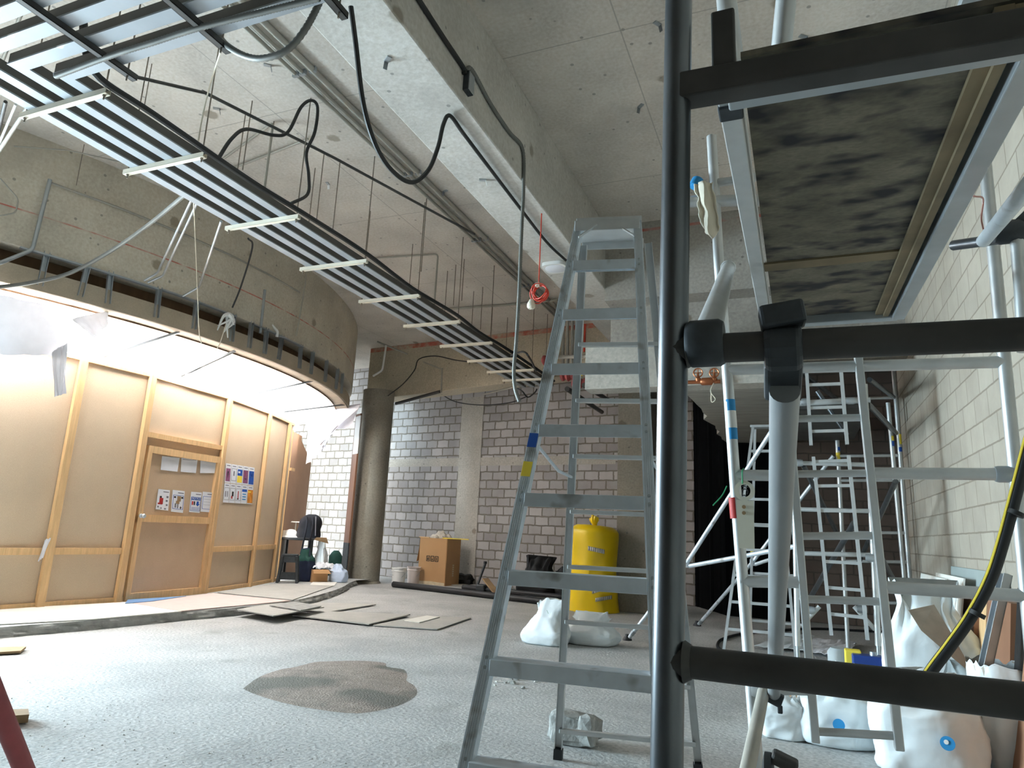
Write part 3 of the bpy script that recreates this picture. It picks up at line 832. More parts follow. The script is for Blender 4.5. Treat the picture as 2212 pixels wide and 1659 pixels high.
cable('armoured_cable', [P(-20, 622, x=-8.0), P(60, 612, x=-7.9), P(150, 590, x=-7.6), P(240, 542, x=-7.1), P(320, 486, x=-6.4), P(398, 422, x=-5.5)], .022, M_gcable, 'thick grey cable sweeping from the trunkings down to the left end of the bulkhead')

# threaded rods hanging from the ceiling
def rod(pxt, pyt, pyb, label, group, r=.006, m=M_rod):
    t = P(pxt, pyt, z=HC)
    d0 = ROT @ Vector((pxt - CX, -(pyb - CY), -FPX)); k = math.hypot(t.x, t.y) / math.hypot(d0.x, d0.y)
    zb = EYE.z + d0.z * k
    return tag(MB().tube([(t.x, t.y, zb), (t.x, t.y, HC)], r, 6).build('threaded_rod', m, base=(t.x, t.y, zb)), label, 'rod', group)


for a_ in [(545, 218, 372), (592, 262, 408), (700, 332, 480), (735, 345, 505), (922, 425, 588), (985, 572, 660), (1043, 620, 712), (1003, 560, 650)]:
    rod(*a_, 'thin threaded rod hanging from the ceiling right of the long trunkings', 'loose threaded rods right of the trunkings')
for a_ in [(182, 312, 405), (328, 138, 235)]:
    rod(*a_, 'thin threaded rod hanging from the ceiling left of the long trunkings', 'loose threaded rods left of the trunkings', r=.005)

# pipes on the ceiling
for k, (x, lb) in enumerate([(-4.34, 'left'), (-4.26, 'middle'), (-4.14, 'right')]):
    x += .02
    t = thing('conduit_pipe', (x, 8, HC - .04), 'long rigid conduit clipped to the ceiling beside the beam, %s of three' % lb, 'pipe', 'three ceiling conduits')
    MB().tube([(x, 2.0, HC - .03), (x, 12.8, HC - .03)], .02 if k < 2 else .03, 10).build('pipe', M_conduit, t)
    for y in (4.5, 6.5, 8.5, 10.5):
        MB().box((x - .035, y, HC - .055), (x + .035, y + .03, HC)).build('clip', M_galv, t, smooth=False)


def pipe(pts, r, label, m=M_conduit, bend=0, group=None, name='conduit_pipe', elbows=True):
    pts = [Vector(p) for p in pts]
    b = MB()
    out = [pts[0]]
    for a_, p_, b_ in zip(pts, pts[1:], pts[2:]):
        l = min(.06, (p_ - a_).length * .3, (b_ - p_).length * .3)
        s_ = p_ + (a_ - p_).normalized() * l; e_ = p_ + (b_ - p_).normalized() * l
        for k in range(5):
            t = k / 4; out.append(s_ * (1 - t) ** 2 + p_ * 2 * t * (1 - t) + e_ * t * t)
    out.append(pts[-1])
    b.tube(out, r, 10)
    return tag(b.build(name, m), label, 'pipe', group)


pipe([P(280, 163, z=4.6), P(440, 200, z=4.9)], .014, 'short steel bar from the dark strut end up to the ceiling bar', M_dstrut, name='steel_bar')
pipe([P(436, 197, z=5.0), P(720, 340, z=5.1), P(1025, 506, z=5.1)], .016, 'long thin steel bar slanting below the ceiling past the trunkings', M_dstrut, name='steel_bar')
pipe([P(805, 558, z=5.46), P(946, 549, z=5.46), P(946, 549, z=5.46) + V(0, 0, -.9)], .014, 'pale conduit bending down from the ceiling above the fifth hanger')
pipe([P(955, 668, z=5.46), P(1080, 660, z=5.46), P(1205, 648, z=5.46)], .022, 'pale pipe crossing the ceiling behind the red wire coil')
q = P(590, 265, z=5.46); pipe([P(480, 345, z=5.46), q, q + V(0, 0, -1.0)], .014, 'pale conduit bending down from the ceiling beside the tall cable loop')
pipe([P(500, 365, z=5.46), P(665, 300, z=5.46)], .014, 'pale conduit flat on the ceiling behind the tall cable loop')
pipe([P(1180, 772, y=11.2), P(1330, 768, y=10.6), P(1480, 764, y=10.0)], .035, 'pale sprinkler pipe running level past the ladder top', M_conduit)
# conduits on the curved beam
AR = 8.625
t0 = P(106, 388, x=-7.98)
pipe([arc(AR, y, 4.99) for y in (4.62, 5.4, 6.2, 7.0, 7.8, 8.6)], .014, 'long grey conduit fixed along the face of the curved beam')
pipe([P(108, 388, x=-7.9), P(70, 540, x=-7.86), P(-10, 572, x=-7.86)], .022, 'stout grey conduit bent down the left end of the curved beam', M_galv)
pipe([P(0, 145, x=-6.2), P(48, 25, x=-5.6)], .014, 'grey conduit crossing the top left corner, nearest the trunking bend', M_conduit)
pipe([P(-10, 45, x=-6.2), P(42, 5, x=-5.6)], .012, 'dark conduit crossing the extreme top left corner', M_dstrut)
pipe([P(-5, 330, x=-6.4), P(60, 232, x=-5.5)], .016, 'grey conduit rising left of the nearest hanger', M_conduit)
pipe([P(-5, 290, x=-6.4), P(12, 220, x=-5.7)], .014, 'dark conduit at the left edge below the trunkings', M_dstrut)
pipe([P(-5, 318, x=-6.4), P(34, 226, x=-5.6)], .01, 'white conduit at the left edge below the trunkings', M_white)
pipe([P(30, 316, x=-7.9), P(150, 325, x=-7.7), P(270, 352, x=-7.3)], .008, 'thin pale cable strung along the ceiling edge of the curved beam', M_conduit)
pipe([P(0, 385, x=-7.9), P(40, 430, x=-7.85), P(34, 460, x=-7.85), P(0, 466, x=-7.9)], .008, 'thin pale cable curling at the left end of the curved beam', M_conduit)
pipe([P(414, 432, x=-5.6), P(340, 590, x=-7.3), P(312, 606, x=-7.52)], .014, 'grey conduit slanting from the trunkings to the bulkhead, left of a pair', M_galv)
pipe([P(426, 438, x=-5.6), P(352, 596, x=-7.3), P(320, 610, x=-7.52)], .014, 'grey conduit slanting from the trunkings to the bulkhead, right of a pair', M_galv)
pipe([P(478, 478, x=-5.5), P(430, 620, x=-7.2), P(395, 640, x=-7.44)], .014, 'single grey conduit slanting from the trunkings to the bulkhead', M_galv)
pipe([P(572, 626, x=-7.5), P(562, 720, x=-7.5)], .022, 'short capped steel pipe standing in front of the bulkhead', M_galv)
pipe([P(598, 728, x=-7.5), P(600, 716, x=-7.5), P(585, 700, x=-7.55)], .022, 'short white pipe elbow in the bulkhead gap', M_white)
pipe([P(664, 578, x=-7.35), P(655, 640, x=-7.4), P(640, 726, x=-7.5)], .012, 'thin conduit dropping down the curved beam from the fourth hanger', M_conduit)
pipe([P(834, 746, y=12.6), P(826, 800, y=12.6), P(806, 812, y=12.6)], .025, 'short white pipe dropping beside the round column head', M_white)
pipe([P(815, 738, y=12.7), P(880, 765, y=13.0)], .02, 'short pipe stub below the ceiling beside the round column', M_conduit)
pipe([P(955, 795, y=13.1), P(953, 848, y=13.1)], .02, 'short vertical conduit on the face of the back beam', M_conduit)
pipe([P(915, 782, y=13.1), P(955, 798, y=13.1)], .014, 'short slanting conduit on the face of the back beam', M_conduit)
pipe([P(1045, 852, y=13.0), P(1195, 816, y=12.85)], .02, 'yellowish pipe along the bottom edge of the back beam', M_conduit)
pipe([P(855, 872, y=13.6), P(950, 846, y=13.3)], .035, 'dark pipe slanting under the back beam by the round column', M_dstrut)
cable('loose_cable', [P(838, 855, y=13.0), P(870, 830, y=13.0), P(895, 800, y=12.95), P(905, 776, y=12.9), P(940, 769, y=12.8), P(985, 778, y=12.6), P(1035, 784, y=12.4)], .012, M_cable, 'thin black cable looping over the face of the back beam')
cable('loose_cable', [P(950, 850, y=14.6), P(985, 868, y=14.6), P(1040, 875, y=14.5), P(1100, 870, y=14.3), P(1135, 858, y=14.2)], .012, M_cable, 'thin black cable sagging across the top of the block wall')
cable('loose_cable', [P(1115, 838, z=4.22), P(1128, 845, y=12.0), P(1140, 858, y=12.0), P(1155, 848, y=12.0), P(1160, 840, y=12.0)], .014, M_cable, 'short kinked black cable under the far hangers')
cable('loose_cable', [P(1104, 768, z=4.22), P(1130, 760, y=9.2), P(1145, 775, y=9.2), P(1158, 802, z=4.22)], .016, M_cable, 'short arched black cable behind the dropping conduit')
# pull strings and drop wire left of the trunkings
cable('pull_string', [P(418, 430, x=-5.3), P(422, 520, x=-6.6), P(427, 640, x=-7.0), P(433, 735, x=-7.2), P(455, 764, x=-7.25), P(474, 744, x=-7.25), P(488, 700, x=-7.3)], .006, M_string, 'cream pull string hanging in a loop in front of the bulkhead')
cable('pull_string', [P(480, 100, z=4.18), P(452, 190, z=4.6), P(436, 260, z=4.5), P(428, 310, z=4.4)], .006, M_string, 'cream pull string dangling from the strut above the trunkings')
cable('drop_wire', [P(536, 515, x=-6.4), P(545, 535, x=-6.6), P(520, 620, x=-7.1), P(502, 664, x=-7.35)], .012, M_cable, 'black wire dropping from the trunkings to the white rag')
p = P(492, 690, x=-7.4)
b = MB()
for k in range(7):
    rr = random.Random(k); b.tube(catmull([p + V(0, 0, .08), p + V(rr.uniform(-.05, .05), rr.uniform(-.08, .08), rr.uniform(-.02, .08)), p + V(rr.uniform(-.08, .08), rr.uniform(-.12, .12), rr.uniform(-.28, -.05))], 4), [.03, .03, .028, .025, .02, .018, .015, .012, .008][:9], 6)
tag(b.build('rag', M_white), 'knotted white rag hanging from the bulkhead framing', 'rag')

# white light under the beam, red wire coil
lp = P(1200, 576, z=4.56)
lt = thing('ceiling_light', lp, 'flat white square light under the long beam beside the ladder top', 'light')
b = MB(); b.prism([lp + V(.155 * (abs(math.cos(a_)) ** .5) * math.copysign(1, math.cos(a_)), .155 * (abs(math.sin(a_)) ** .5) * math.copysign(1, math.sin(a_)), -.03) for a_ in [2 * math.pi * k / 32 for k in range(32)]], (0, 0, .045))
b.build('casing', M_white, lt)
b = MB(); b.lathe(lp + V(0, 0, -.036), [(.12, 0), (.13, .006)], 28); b.build('diffuser', M_paper, lt)
rp = P(1166, 632, y=6.3)
rc = thing('wire_coil', rp, 'coil of red wire hanging below the ceiling with a cream socket', 'wire')
b = MB()
for k in range(7):
    rr = random.Random(k + 9); R_ = .085 + rr.uniform(-.02, .012); o_ = V(rr.uniform(-.015, .015), rr.uniform(-.03, .03), rr.uniform(-.015, .015))
    b.tube([rp + o_ + V(R_ * math.cos(a_), .02 * math.sin(a_ * 2 + k), R_ * 1.05 * math.sin(a_)) for a_ in [2 * math.pi * i / 28 for i in range(29)]], .006, 6)
b.build('coil', M_redwire, rc)
MB().tube(catmull([rp + V(-.01, 0, .1), rp + V(-.015, 0, .2), V(rp.x - .01, rp.y, HC)], 3), .006, 6).build('lead', M_redwire, rc)
MB().lathe(rp + V(-.09, 0, -.14), [(.02, .07), (.03, .05), (.045, .02), (.045, -.01), (.03, -.03), (.001, -.035)][::-1], 14).build('socket', M_string, rc)
MB().box(rp + V(-.05, -.02, .06), rp + V(.0, .02, .11)).build('tape', M_string, rc, smooth=False, bev=.008)

# sprinkler valves behind the ladder
sv = thing('sprinkler_valve', P(1230, 800, y=11.0), 'red sprinkler valve group with a yellow tag behind the ladder', 'valve')
for x, y in ((1185, 778), (1225, 812), (1250, 828)):
    p = P(x, y, y=11.0)
    MB().lathe(p + V(-.12, 0, 0), [(.05, 0), (.09, .03), (.09, .06), (.06, .09), (.1, .14), (.06, .2), (.09, .22), (.09, .25)], 16, (1, 0, 0)).build('valve_body', M_redpipe, sv)
for x in (1216, 1226, 1236):
    MB().tube([P(x, 690, y=11.1), P(x, 785, y=11.1)], .028, 10).build('riser', M_conduit, sv)
p = P(1255, 809, y=10.9); MB().box(p + V(-.025, 0, -.025), p + V(.025, .01, .025)).build('tag', M_lemon, sv, smooth=False)
MB().tube([P(1264, 700, y=10.9), P(1262, 760, y=10.9)], .018, 8).build('red_nipple', M_redwire, sv)
for p0_, p1_, lb in (((1262, 832), (1320, 868), 'dark pipe with red end slanting behind the ladder, upper one'), ((1225, 840), (1300, 890), 'dark pipe slanting behind the ladder, lower one')):
    pipe([P(*p0_, y=10.8), P(*p1_, y=13.9)], .045, lb, M_dstrut)
# copper valves right of the near pole
cv = thing('gate_valves', P(1522, 822, y=7.8), 'copper pipe with two handwheel gate valves under the soffit', 'valve')
a_, b_ = P(1478, 826, y=7.75), P(1556, 824, y=7.75)
MB().tube([a_, b_], .022, 10).build('pipe', M_copper, cv)
for x in (1508, 1543):
    p = P(x, 824, y=7.75)
    MB().lathe(p, [(.03, 0), (.034, .03), (.016, .05), (.012, .1)], 12).build('valve_body', M_copper, cv)
    w = MB(); pc = p + V(0, 0, .1)
    w.tube([pc + V(.05 * math.cos(t_), .0, .05 * math.sin(t_)) for t_ in [2 * math.pi * k / 16 for k in range(17)]], .008, 6)
    w.tube([pc - V(.05, 0, 0), pc + V(.05, 0, 0)], .006, 6); w.tube([pc - V(0, 0, .05), pc + V(0, 0, .05)], .006, 6)
    w.build('handwheel', M_copper, cv)
p = P(1527, 824, y=7.75); MB().lathe(p - V(.07, 0, 0), [(.03, 0), (.045, .02), (.045, .12), (.03, .14)], 12, (1, 0, 0)).build('strainer', M_copper, cv)
cable('pull_string', [P(1543, 824, y=7.75), P(1535, 845, y=7.7), P(1545, 862, y=7.7), P(1537, 868, y=7.7), P(1536, 845, y=7.7)], .005, M_string, 'tangled white string hanging from the copper valves')

# ================================================================ LARGE STEP LADDER
def lfr(z): return V(-1.06 + .012 * z, 2.10 + .42 * z, z)      # front left rail
def rfr(z): return V(-.385 - .128 * z, 2.16 + .42 * z, z)      # front right rail


LT = 2.90
lad = thing('step_ladder', (-.9, 3.0, 0), 'tall dusty aluminium step ladder standing open in the middle of the floor', 'ladder')
sd = (rfr(1.5) - lfr(1.5)).normalized()
fu = V(sd.y, -sd.x, 0)                                         # towards the camera
for fn, k in ((lfr, 1), (rfr, -1)):
    b = MB(); a_, b_ = fn(0.02) - sd * k * .018, fn(LT - .02) - sd * k * .018
    ld = (b_ - a_).normalized(); out = -sd * k
    nrm = ld.cross(sd).normalized()
    fw = -nrm * .024
    b.bar(a_ + fw, b_ + fw, .044, .003, nrm)                    # grooved web facing the front
    for e in (-1, 1): b.bar(a_ + sd * e * .0205, b_ + sd * e * .0205, .003, .050, nrm)
    for e in (-.016, -.008, 0, .008, .016): b.bar(a_ + sd * e + fw * 1.1, b_ + sd * e + fw * 1.1, .005, .005, nrm)
    o = b.build('front_rail', M_alu, lad, smooth=False)
    for i in range(1, 10):
        z = 1.25 + (5.45 - i) * .305
        for dz in (.012, -.02):
            if z + dz > 0.05:
                MB().lathe(fn(z + dz) - sd * k * .018 - nrm * .027, [(.007, 0), (.006, .005)], 8, -nrm).build('rivet', M_galv, o)
    MB().bar(fn(0) - sd * k * .018, fn(.05) - sd * k * .018, .05, .06, nrm).build('foot', M_black, lad, smooth=False)
for i in range(1, 10):
    z = 1.25 + (5.45 - i) * .305
    a_, b_ = lfr(z), rfr(z)
    b = MB()
    b.bar(a_ - fu * .0 + V(0, 0, .018), b_ + V(0, 0, .018), .085, .004, V(0, 0, 1))        # tread
    b.bar(a_ + fu * .042 + V(0, 0, -.008), b_ + fu * .042 + V(0, 0, -.008), .004, .055, V(0, 0, 1))   # nose
    b.bar(a_ - fu * .042 + V(0, 0, .004), b_ - fu * .042 + V(0, 0, .004), .004, .032, V(0, 0, 1))
    b.build('step', M_alu, lad, smooth=False, bev=.0015)
# rear frame
lr0, lr1 = V(-1.315, 4.03, 0), V(-1.045, 3.40, 2.82)
rr0, rr1 = V(-.56, 4.19, 0), V(-.70, 3.47, 2.82)
for a_, b_ in ((lr0, lr1), (rr0, rr1)):
    MB().channel(a_ + V(0, 0, .03), b_, .042, .028, .003, fu).build('rear_rail', M_aluw, lad, smooth=False)
    d_ = (b_ - a_).normalized()
    MB().bar(a_, a_ + d_ * .06, .05, .035, fu).build('foot', M_black, lad, smooth=False)
for i in range(8):
    z = .16 + i * .303
    t = z / 2.82
    a_, b_ = lr0.lerp(lr1, t), rr0.lerp(rr1, t)
    MB().bar(a_, b_, .034, .024, V(0, 0, 1)).build('rear_rung', M_aluw, lad, smooth=False, bev=.004)
# cap, gussets, spreaders
cl, cr = lfr(LT) - sd * .035, rfr(LT) + sd * .035
b = MB(); b.bar(cl - fu * .07, cr - fu * .07, .26, .03, V(0, 0, 1)); b.bar(cl + fu * .058 - V(0, 0, .03), cr + fu * .058 - V(0, 0, .03), .006, .06, V(0, 0, 1))
b.bar(cl - fu * .198 - V(0, 0, .03), cr - fu * .198 - V(0, 0, .03), .006, .06, V(0, 0, 1))
b.build('top_cap', M_aluw, lad, smooth=False, bev=.006)
for fn, k in ((lfr, 1), (rfr, -1)):
    MB().bar(fn(LT - .11) + fu * .04, fn(LT - .03) + sd * k * .085 + fu * .04, .006, .02, fu).build('gusset', M_aluw, lad, smooth=False)
for fn, q0, q1 in ((lfr, lr0, lr1), (rfr, rr0, rr1)):
    a_ = fn(1.62); b_ = q0.lerp(q1, 1.56 / 2.82); m_ = a_.lerp(b_, .55) - V(0, 0, .03)
    MB().tube([a_, m_, b_], .008, 6).build('spreader', M_alu, lad)
for z, m in ((1.63, M_blue), (1.50, M_lemon)):
    p_ = lfr(z); ld = (lfr(2) - lfr(1)).normalized()
    nq = ld.cross(sd).normalized(); p_ = p_ - sd * .018 - nq * .0285; MB().bar(p_ - ld * .035, p_ + ld * .035, .04, .002, nq).build('sticker', m, lad, smooth=False)

# broken block by the ladder foot
p = P(1238, 1608, z=0)


def lump(center, size, seed, mtl, name, label, cat, n=2, rough=.25, group=None, parent=None):
    import bmesh
    bm = bmesh.new(); bmesh.ops.create_icosphere(bm, subdivisions=n, radius=1)
    rr = random.Random(seed).uniform(0, 100)
    b = MB()
    for v in bm.verts:
        d_ = v.co.copy(); q_ = V(*[math.copysign(abs(u) ** .4, u) for u in d_])
        k = 1 + rough * noise.noise(q_ * 1.6 + V(rr, 0, 0))
        b.v.append(Vector(center) + V(q_.x * size[0] * k, q_.y * size[1] * k, max(q_.z * size[2] * k, -size[2])))
    b.f = [tuple(v.index for v in f.verts) for f in bm.faces]; bm.free()
    o = b.build(name, mtl, parent, smooth=False, base=None if parent else Vector(center) - V(0, 0, size[2]))
    if label: tag(o, label, cat, group)
    return o


lump(p + V(0, .04, .085), (.15, .10, .085), 4, M_rubble, 'concrete_chunk', 'broken grey concrete block on the floor behind the ladder foot', 'rubble', 3, .3)
lump(P(1262, 1568, z=.16) + V(0, .05, 0), (.05, .04, .05), 8, M_rubble, 'concrete_chunk', 'small brown fragment on top of the broken grey block', 'rubble', 2, .5)
for k in range(14):
    rr = random.Random(k + 40); x, y = rr.uniform(1065, 1170), rr.uniform(1462, 1490)
    p = P(x, y, z=0); s_ = rr.uniform(.008, .025)
    lump(p + V(0, 0, s_ * .6), (s_, s_, s_ * .6), k, M_rubble if k % 3 else M_wboard, 'debris_crumb', 'small pale crumb of debris on the floor right of the ladder leg', 'debris', 1, .5, 'debris crumbs by the ladder')

# ================================================================ NEAR SCAFFOLD TOWER
TW = thing('scaffold_tower', (.3, 2.2, 0), 'grubby aluminium scaffold tower right in front of the camera with a dark deck', 'scaffold')
YN, YF = 1.2, 3.35
R0 = .0254
n0, n1 = P(1440, 1659, y=YN), P(1466, 0, y=YN)
nd = (n1 - n0).normalized()
na = n0 + nd * ((.02 - n0.z) / nd.z); nb = n0 + nd * ((3.0 - n0.z) / nd.z)
MB().tube([na, nb], .0265, 20).build('post', M_alud, TW)
MB().tube([V(1.02, YN, .02), V(1.0, YN, 3.0)], R0, 16).build('post', M_alud, TW)
for za, zb in ((1.056, 1.051), (1.58, 1.565)):
    x0 = na.x + (nb.x - na.x) * za / 3
    MB().tube([V(x0, YN, za), V(1.02, YN, zb)], R0 if za < 1.2 else .026, 16).build('ledger', M_dark, TW)
    MB().lathe(V(x0 + .025, YN, za), [(.034, 0), (.027, .012)], 16, (1, 0, 0)).build('weld', M_dark, TW)
# top ledger is a box section carrying the deck hooks
x0 = na.x + (nb.x - na.x) * .7
MB().bar(V(x0, YN, 2.10), V(1.02, YN, 2.07), .05, .055).build('ledger', M_dark, TW, smooth=False, bev=.004)
# far frame
pp = [P(x, y, y=YF) for x, y in [(1537, 295), (1553, 570), (1570, 790), (1592, 1100), (1632, 1600)]]
pd = (pp[-1] - pp[-2]).normalized(); pp.append(pp[-1] + pd * ((pp[-1].z - .12) / -pd.z))
o = MB().tube(pp[::-1], .0254, 18).build('post', M_aluw, TW); o['label'] = 'whitish dusty post'
sa = P(1576, 868, y=YF); sb = P(1582, 950, y=YF)
st = MB().tube([sa.lerp(sb, -.05), sb], .0259, 18, caps=False).build('sticker', M_cyan, TW)
MB().tube([sa.lerp(sb, .25), sa.lerp(sb, .7)], .0262, 18, caps=False).build('sticker_panel', M_white, st)
MB().tube([P(1586, 1075, y=YF), P(1590, 1120, y=YF)], .0258, 18, caps=False).build('sticker', M_red, TW)
rp0 = [P(2207, y, y=YF) for y in (500, 1020, 1300)]
MB().tube([V(.835, YF, 3.0), V(.82, YF, 1.567), V(.80, YF, .12)], .0254, 16).build('post', M_aluw, TW)
aT, aB = P(1697, 800, y=YF), P(1762, 1603, y=YF); bT, bB = P(1856, 792, y=YF), P(1943, 1620, y=YF)
for t_, b_ in ((aT, aB), (bT, bB)):
    d_ = (t_ - b_).normalized()
    MB().bar(b_, t_ + d_ * .08, .034, .05, V(0, 1, 0)).build('ladder_rail', M_aluw, TW, smooth=False, bev=.004)


def lr_at(t_, b_, py):
    u = (py - 800) / 803.0
    return t_.lerp(b_, u)


for y0, y1 in ((905, 902), (1024, 1022), (1158, 1157), (1294, 1300), (1438, 1450), (1580, 1590)):
    a_ = P(1700 + (y0 - 800) * .081, y0, y=YF); b_ = P(1858 + (y1 - 800) * .105, y1, y=YF)
    MB().tube([a_, b_], .0165, 12).build('ladder_rung', M_aluw, TW)
for yl, xl0, xl1, yr, xr0 in ((1026, 1588, 1718, 1022, 1882), (1256, 1600, 1738, 1268, 1912), (1487, 1622, 1752, 1510, 1938)):
    MB().tube([P(xl0, yl, y=YF), P(xl1, yl + 2, y=YF)], .0254, 16).build('ledger', M_aluw, TW)
    e_ = P(xr0, yr, y=YF); MB().tube([e_, V(.82, YF, e_.z)], .0254, 16).build('ledger', M_aluw, TW)
a_ = P(1555, 800, y=YF); MB().tube([V(pp[2].x, YF, a_.z), V(.83, YF, a_.z - .02)], .0254, 14).build('ledger', M_aluw, TW)
a_ = P(1550, 395, y=YF); MB().tube([a_, V(.83, YF, a_.z)], .022, 14).build('ledger', M_aluw, TW)
# upper handrail running along the tower's far end with a rag over it
a_ = P(1470, 436, y=YF); MB().tube([a_, P(1640, 432, y=YF)], .03, 14).build('handrail', M_aluw, TW)
# braces
cA = P(1692, 775, y=YN + .02)
bB_ = P(1672, 1500, y=YF - .1)
MB().tube([cA + V(0, .03, -.05), bB_], .0254, 18).build('brace', M_alug, TW)


def hook(at_, d_, m=M_clamp):
    """cast brace hook clamp: claw over the bar, body, thumb latch"""
    b = MB()
    b.lathe(at_ - V(.03, 0, 0), [(.036, 0), (.04, .01), (.04, .05), (.036, .06)], 14, (1, 0, 0))
    b.bar(at_ + V(0, .0, .02), at_ + V(.0, .03, .075), .036, .045)
    b.bar(at_ + V(-.035, -.02, .045), at_ + V(.035, -.015, .055), .05, .04)
    b.bar(at_ + d_ * .02, at_ + d_ * .12, .052, .062, V(1, 0, 0))
    b.bar(at_ + d_ * .05 + V(0, -.035, 0), at_ + d_ * .16 + V(0, -.03, 0), .026, .012, V(0, 1, 0))
    return b.build('brace_hook', m, TW, smooth=False, bev=.006)


hook(P(1692, 752, y=YN), (bB_ - cA).normalized())
cB = P(1524, 742, y=YN)
b = MB(); b.lathe(cB - V(.032, 0, 0), [(.037, 0), (.042, .008), (.042, .056), (.037, .064)], 18, (1, 0, 0)); b.build('brace_hook', M_clamp, TW)
tB = P(1573, 578, y=2.65)
MB().tube([cB + V(0, .02, .02), tB], .0254, 18).build('brace', M_aluw, TW)
b = MB(); b.lathe(tB, [(.028, -.03), (.03, 0), (.026, .025), (.012, .04)], 14, (tB - cB).normalized()); b.build('brace_end', M_aluw, TW)
# lower dusty brace to the left of the far post
lB = P(1650, 1490, y=YF - .06); lE = P(1603, 1720, y=2.35)
MB().tube([lB, lE], .0245, 16).build('brace', M_conduit, TW)
b = MB(); b.lathe(lB - V(.05, 0, 0), [(.03, 0), (.033, .01), (.033, .09), (.03, .1)], 14, (1, 0, 0)); b.build('brace_hook', M_aluw, TW)
b = MB(); q = P(1662, 1502, y=YF - .1); b.bar(q, q + V(.05, .0, -.02), .04, .05); b.bar(q + V(.03, 0, -.05), q + V(.05, 0, -.05), .02, .03); b.build('brace_hook', M_clamp, TW, smooth=False, bev=.004)
# tubes rising past the deck
MB().tube([P(1588, 175, y=1.55), P(1563, -60, y=1.62)], .0254, 16).build('guardrail_brace', M_aluw, TW)
MB().tube([P(1684, 140, y=1.7), P(1704, -60, y=1.62)], .0254, 16).build('guardrail_brace', M_aluw, TW)
# castors
for q in (pp[-1],):
    b = MB(); b.lathe(V(q.x, q.y + .03, .075) - V(.02, 0, 0), [(.05, 0), (.075, .008), (.075, .032), (.05, .04)], 20, (1, 0, 0)); b.build('castor_wheel', M_black, TW)
    b = MB(); b.tube([V(q.x, q.y, .12), V(q.x, q.y, .3)], .03, 12); b.bar(V(q.x - .03, q.y + .02, .08), V(q.x - .03, q.y + .02, .16), .05, .006); b.build('castor_fork', M_galv, TW)
q = P(1685, 1640, y=3.0)
b = MB(); b.bar(q + V(-.03, 0, .01), q + V(.06, .0, -.02), .07, .045); b.build('castor_brake', M_dark, TW, smooth=False, bev=.01)
MB().lathe(P(1660, 1675, y=3.0) - V(.02, 0, 0), [(.05, 0), (.08, .008), (.08, .032), (.05, .04)], 20, (1, 0, 0)).build('castor_wheel', M_black, TW)
# right side details: coupler, cross tubes near the wall
q = V(.82, YF, 1.567)
b = MB(); b.lathe(q - V(.07, 0, 0), [(.03, 0), (.034, .01), (.034, .06), (.03, .07)], 14, (1, 0, 0)); b.build('coupler', M_galv, TW)
q = P(2190, 500, y=2.9)
b = MB(); b.lathe(q - V(.06, 0, 0), [(.035, 0), (.045, .015), (.045, .075), (.035, .09)], 14, (1, 0, 0)); b.bar(q, q + V(.06, 0, .06), .05, .05); b.build('coupler', M_clamp, TW)
MB().tube([P(2060, 530, y=3.2), P(2190, 512, y=2.95)], .022, 12).build('handrail', M_alud, TW)
MB().tube([P(2125, 520, y=2.9), P(2240, 380, y=2.0)], .025, 14).build('handrail', M_alu, TW)
MB().tube([P(2196, 520, y=2.9), P(2206, 640, y=2.9), P(2212, 760, y=2.9)], .022, 12).build('handrail', M_aluw, TW)

# deck
DK = thing('scaffold_deck', (.2, 2.3, 2.2), 'stained plywood scaffold deck with aluminium edge beams overhead', 'platform')
def dz(y): return 2.155 + (y - 1.35) / 1.95 * .09
dl, drr = -.10, .44
y0, y1 = 1.25, 3.3
b = MB()
b.prism([V(dl + .03, y0, dz(y0) + .035), V(drr - .02, y0, dz(y0) + .035), V(drr - .02, y1, dz(y1) + .035), V(dl + .03, y1, dz(y1) + .035)], V(0, 0, .012))
b.build('board', M_deck, DK, smooth=False)
MB().bar(V(dl, y0, dz(y0) + .04), V(dl - .005, y1, dz(y1) + .04), .045, .095).build('edge_beam', M_aluw, DK, smooth=False, bev=.003)
MB().bar(V(drr, y0, dz(y0) + .03), V(drr, y1, dz(y1) + .03), .05, .075).build('edge_beam', M_galv, DK, smooth=False, bev=.003)
MB().bar(V(drr - .05, y0, dz(y0) + .015), V(drr - .05, y1, dz(y1) + .015), .02, .02).build('hinge_strip', M_rust, DK, smooth=False)
MB().bar(V(drr - .075, y0, dz(y0) + .022), V(drr - .075, y1, dz(y1) + .022), .03, .012).build('hinge_strip', M_rust, DK, smooth=False)
ym = 2.52
MB().bar(V(dl + .02, ym, dz(ym) + .03), V(drr - .07, ym, dz(ym) + .03), .07, .008).build('joint_strip', M_rust, DK, smooth=False)
MB().bar(V(dl, y0 + .06, dz(y0) + .0), V(drr + .2, y0 + .06, dz(y0) - .01), .05, .05).build('end_beam', M_galv, DK, smooth=False, bev=.004)
MB().bar(V(dl, y1, dz(y1) + .02), V(drr, y1, dz(y1) + .02), .05, .05).build('end_beam', M_galv, DK, smooth=False, bev=.004)
for x in (dl + .0,):
    MB().bar(V(x, y0 - .02, dz(y0) - .0), V(x, y0 - .02, dz(y0) + .13), .045, .02, V(0, 1, 0)).build('hook', M_dark, DK, smooth=False, bev=.004)
    MB().bar(V(x - .0, y0 + .12, dz(y0) - .01), V(x, y0 + .12, dz(y0) + .06), .05, .05, V(0, 1, 0)).build('bracket', M_clamp, DK, smooth=False, bev=.004)
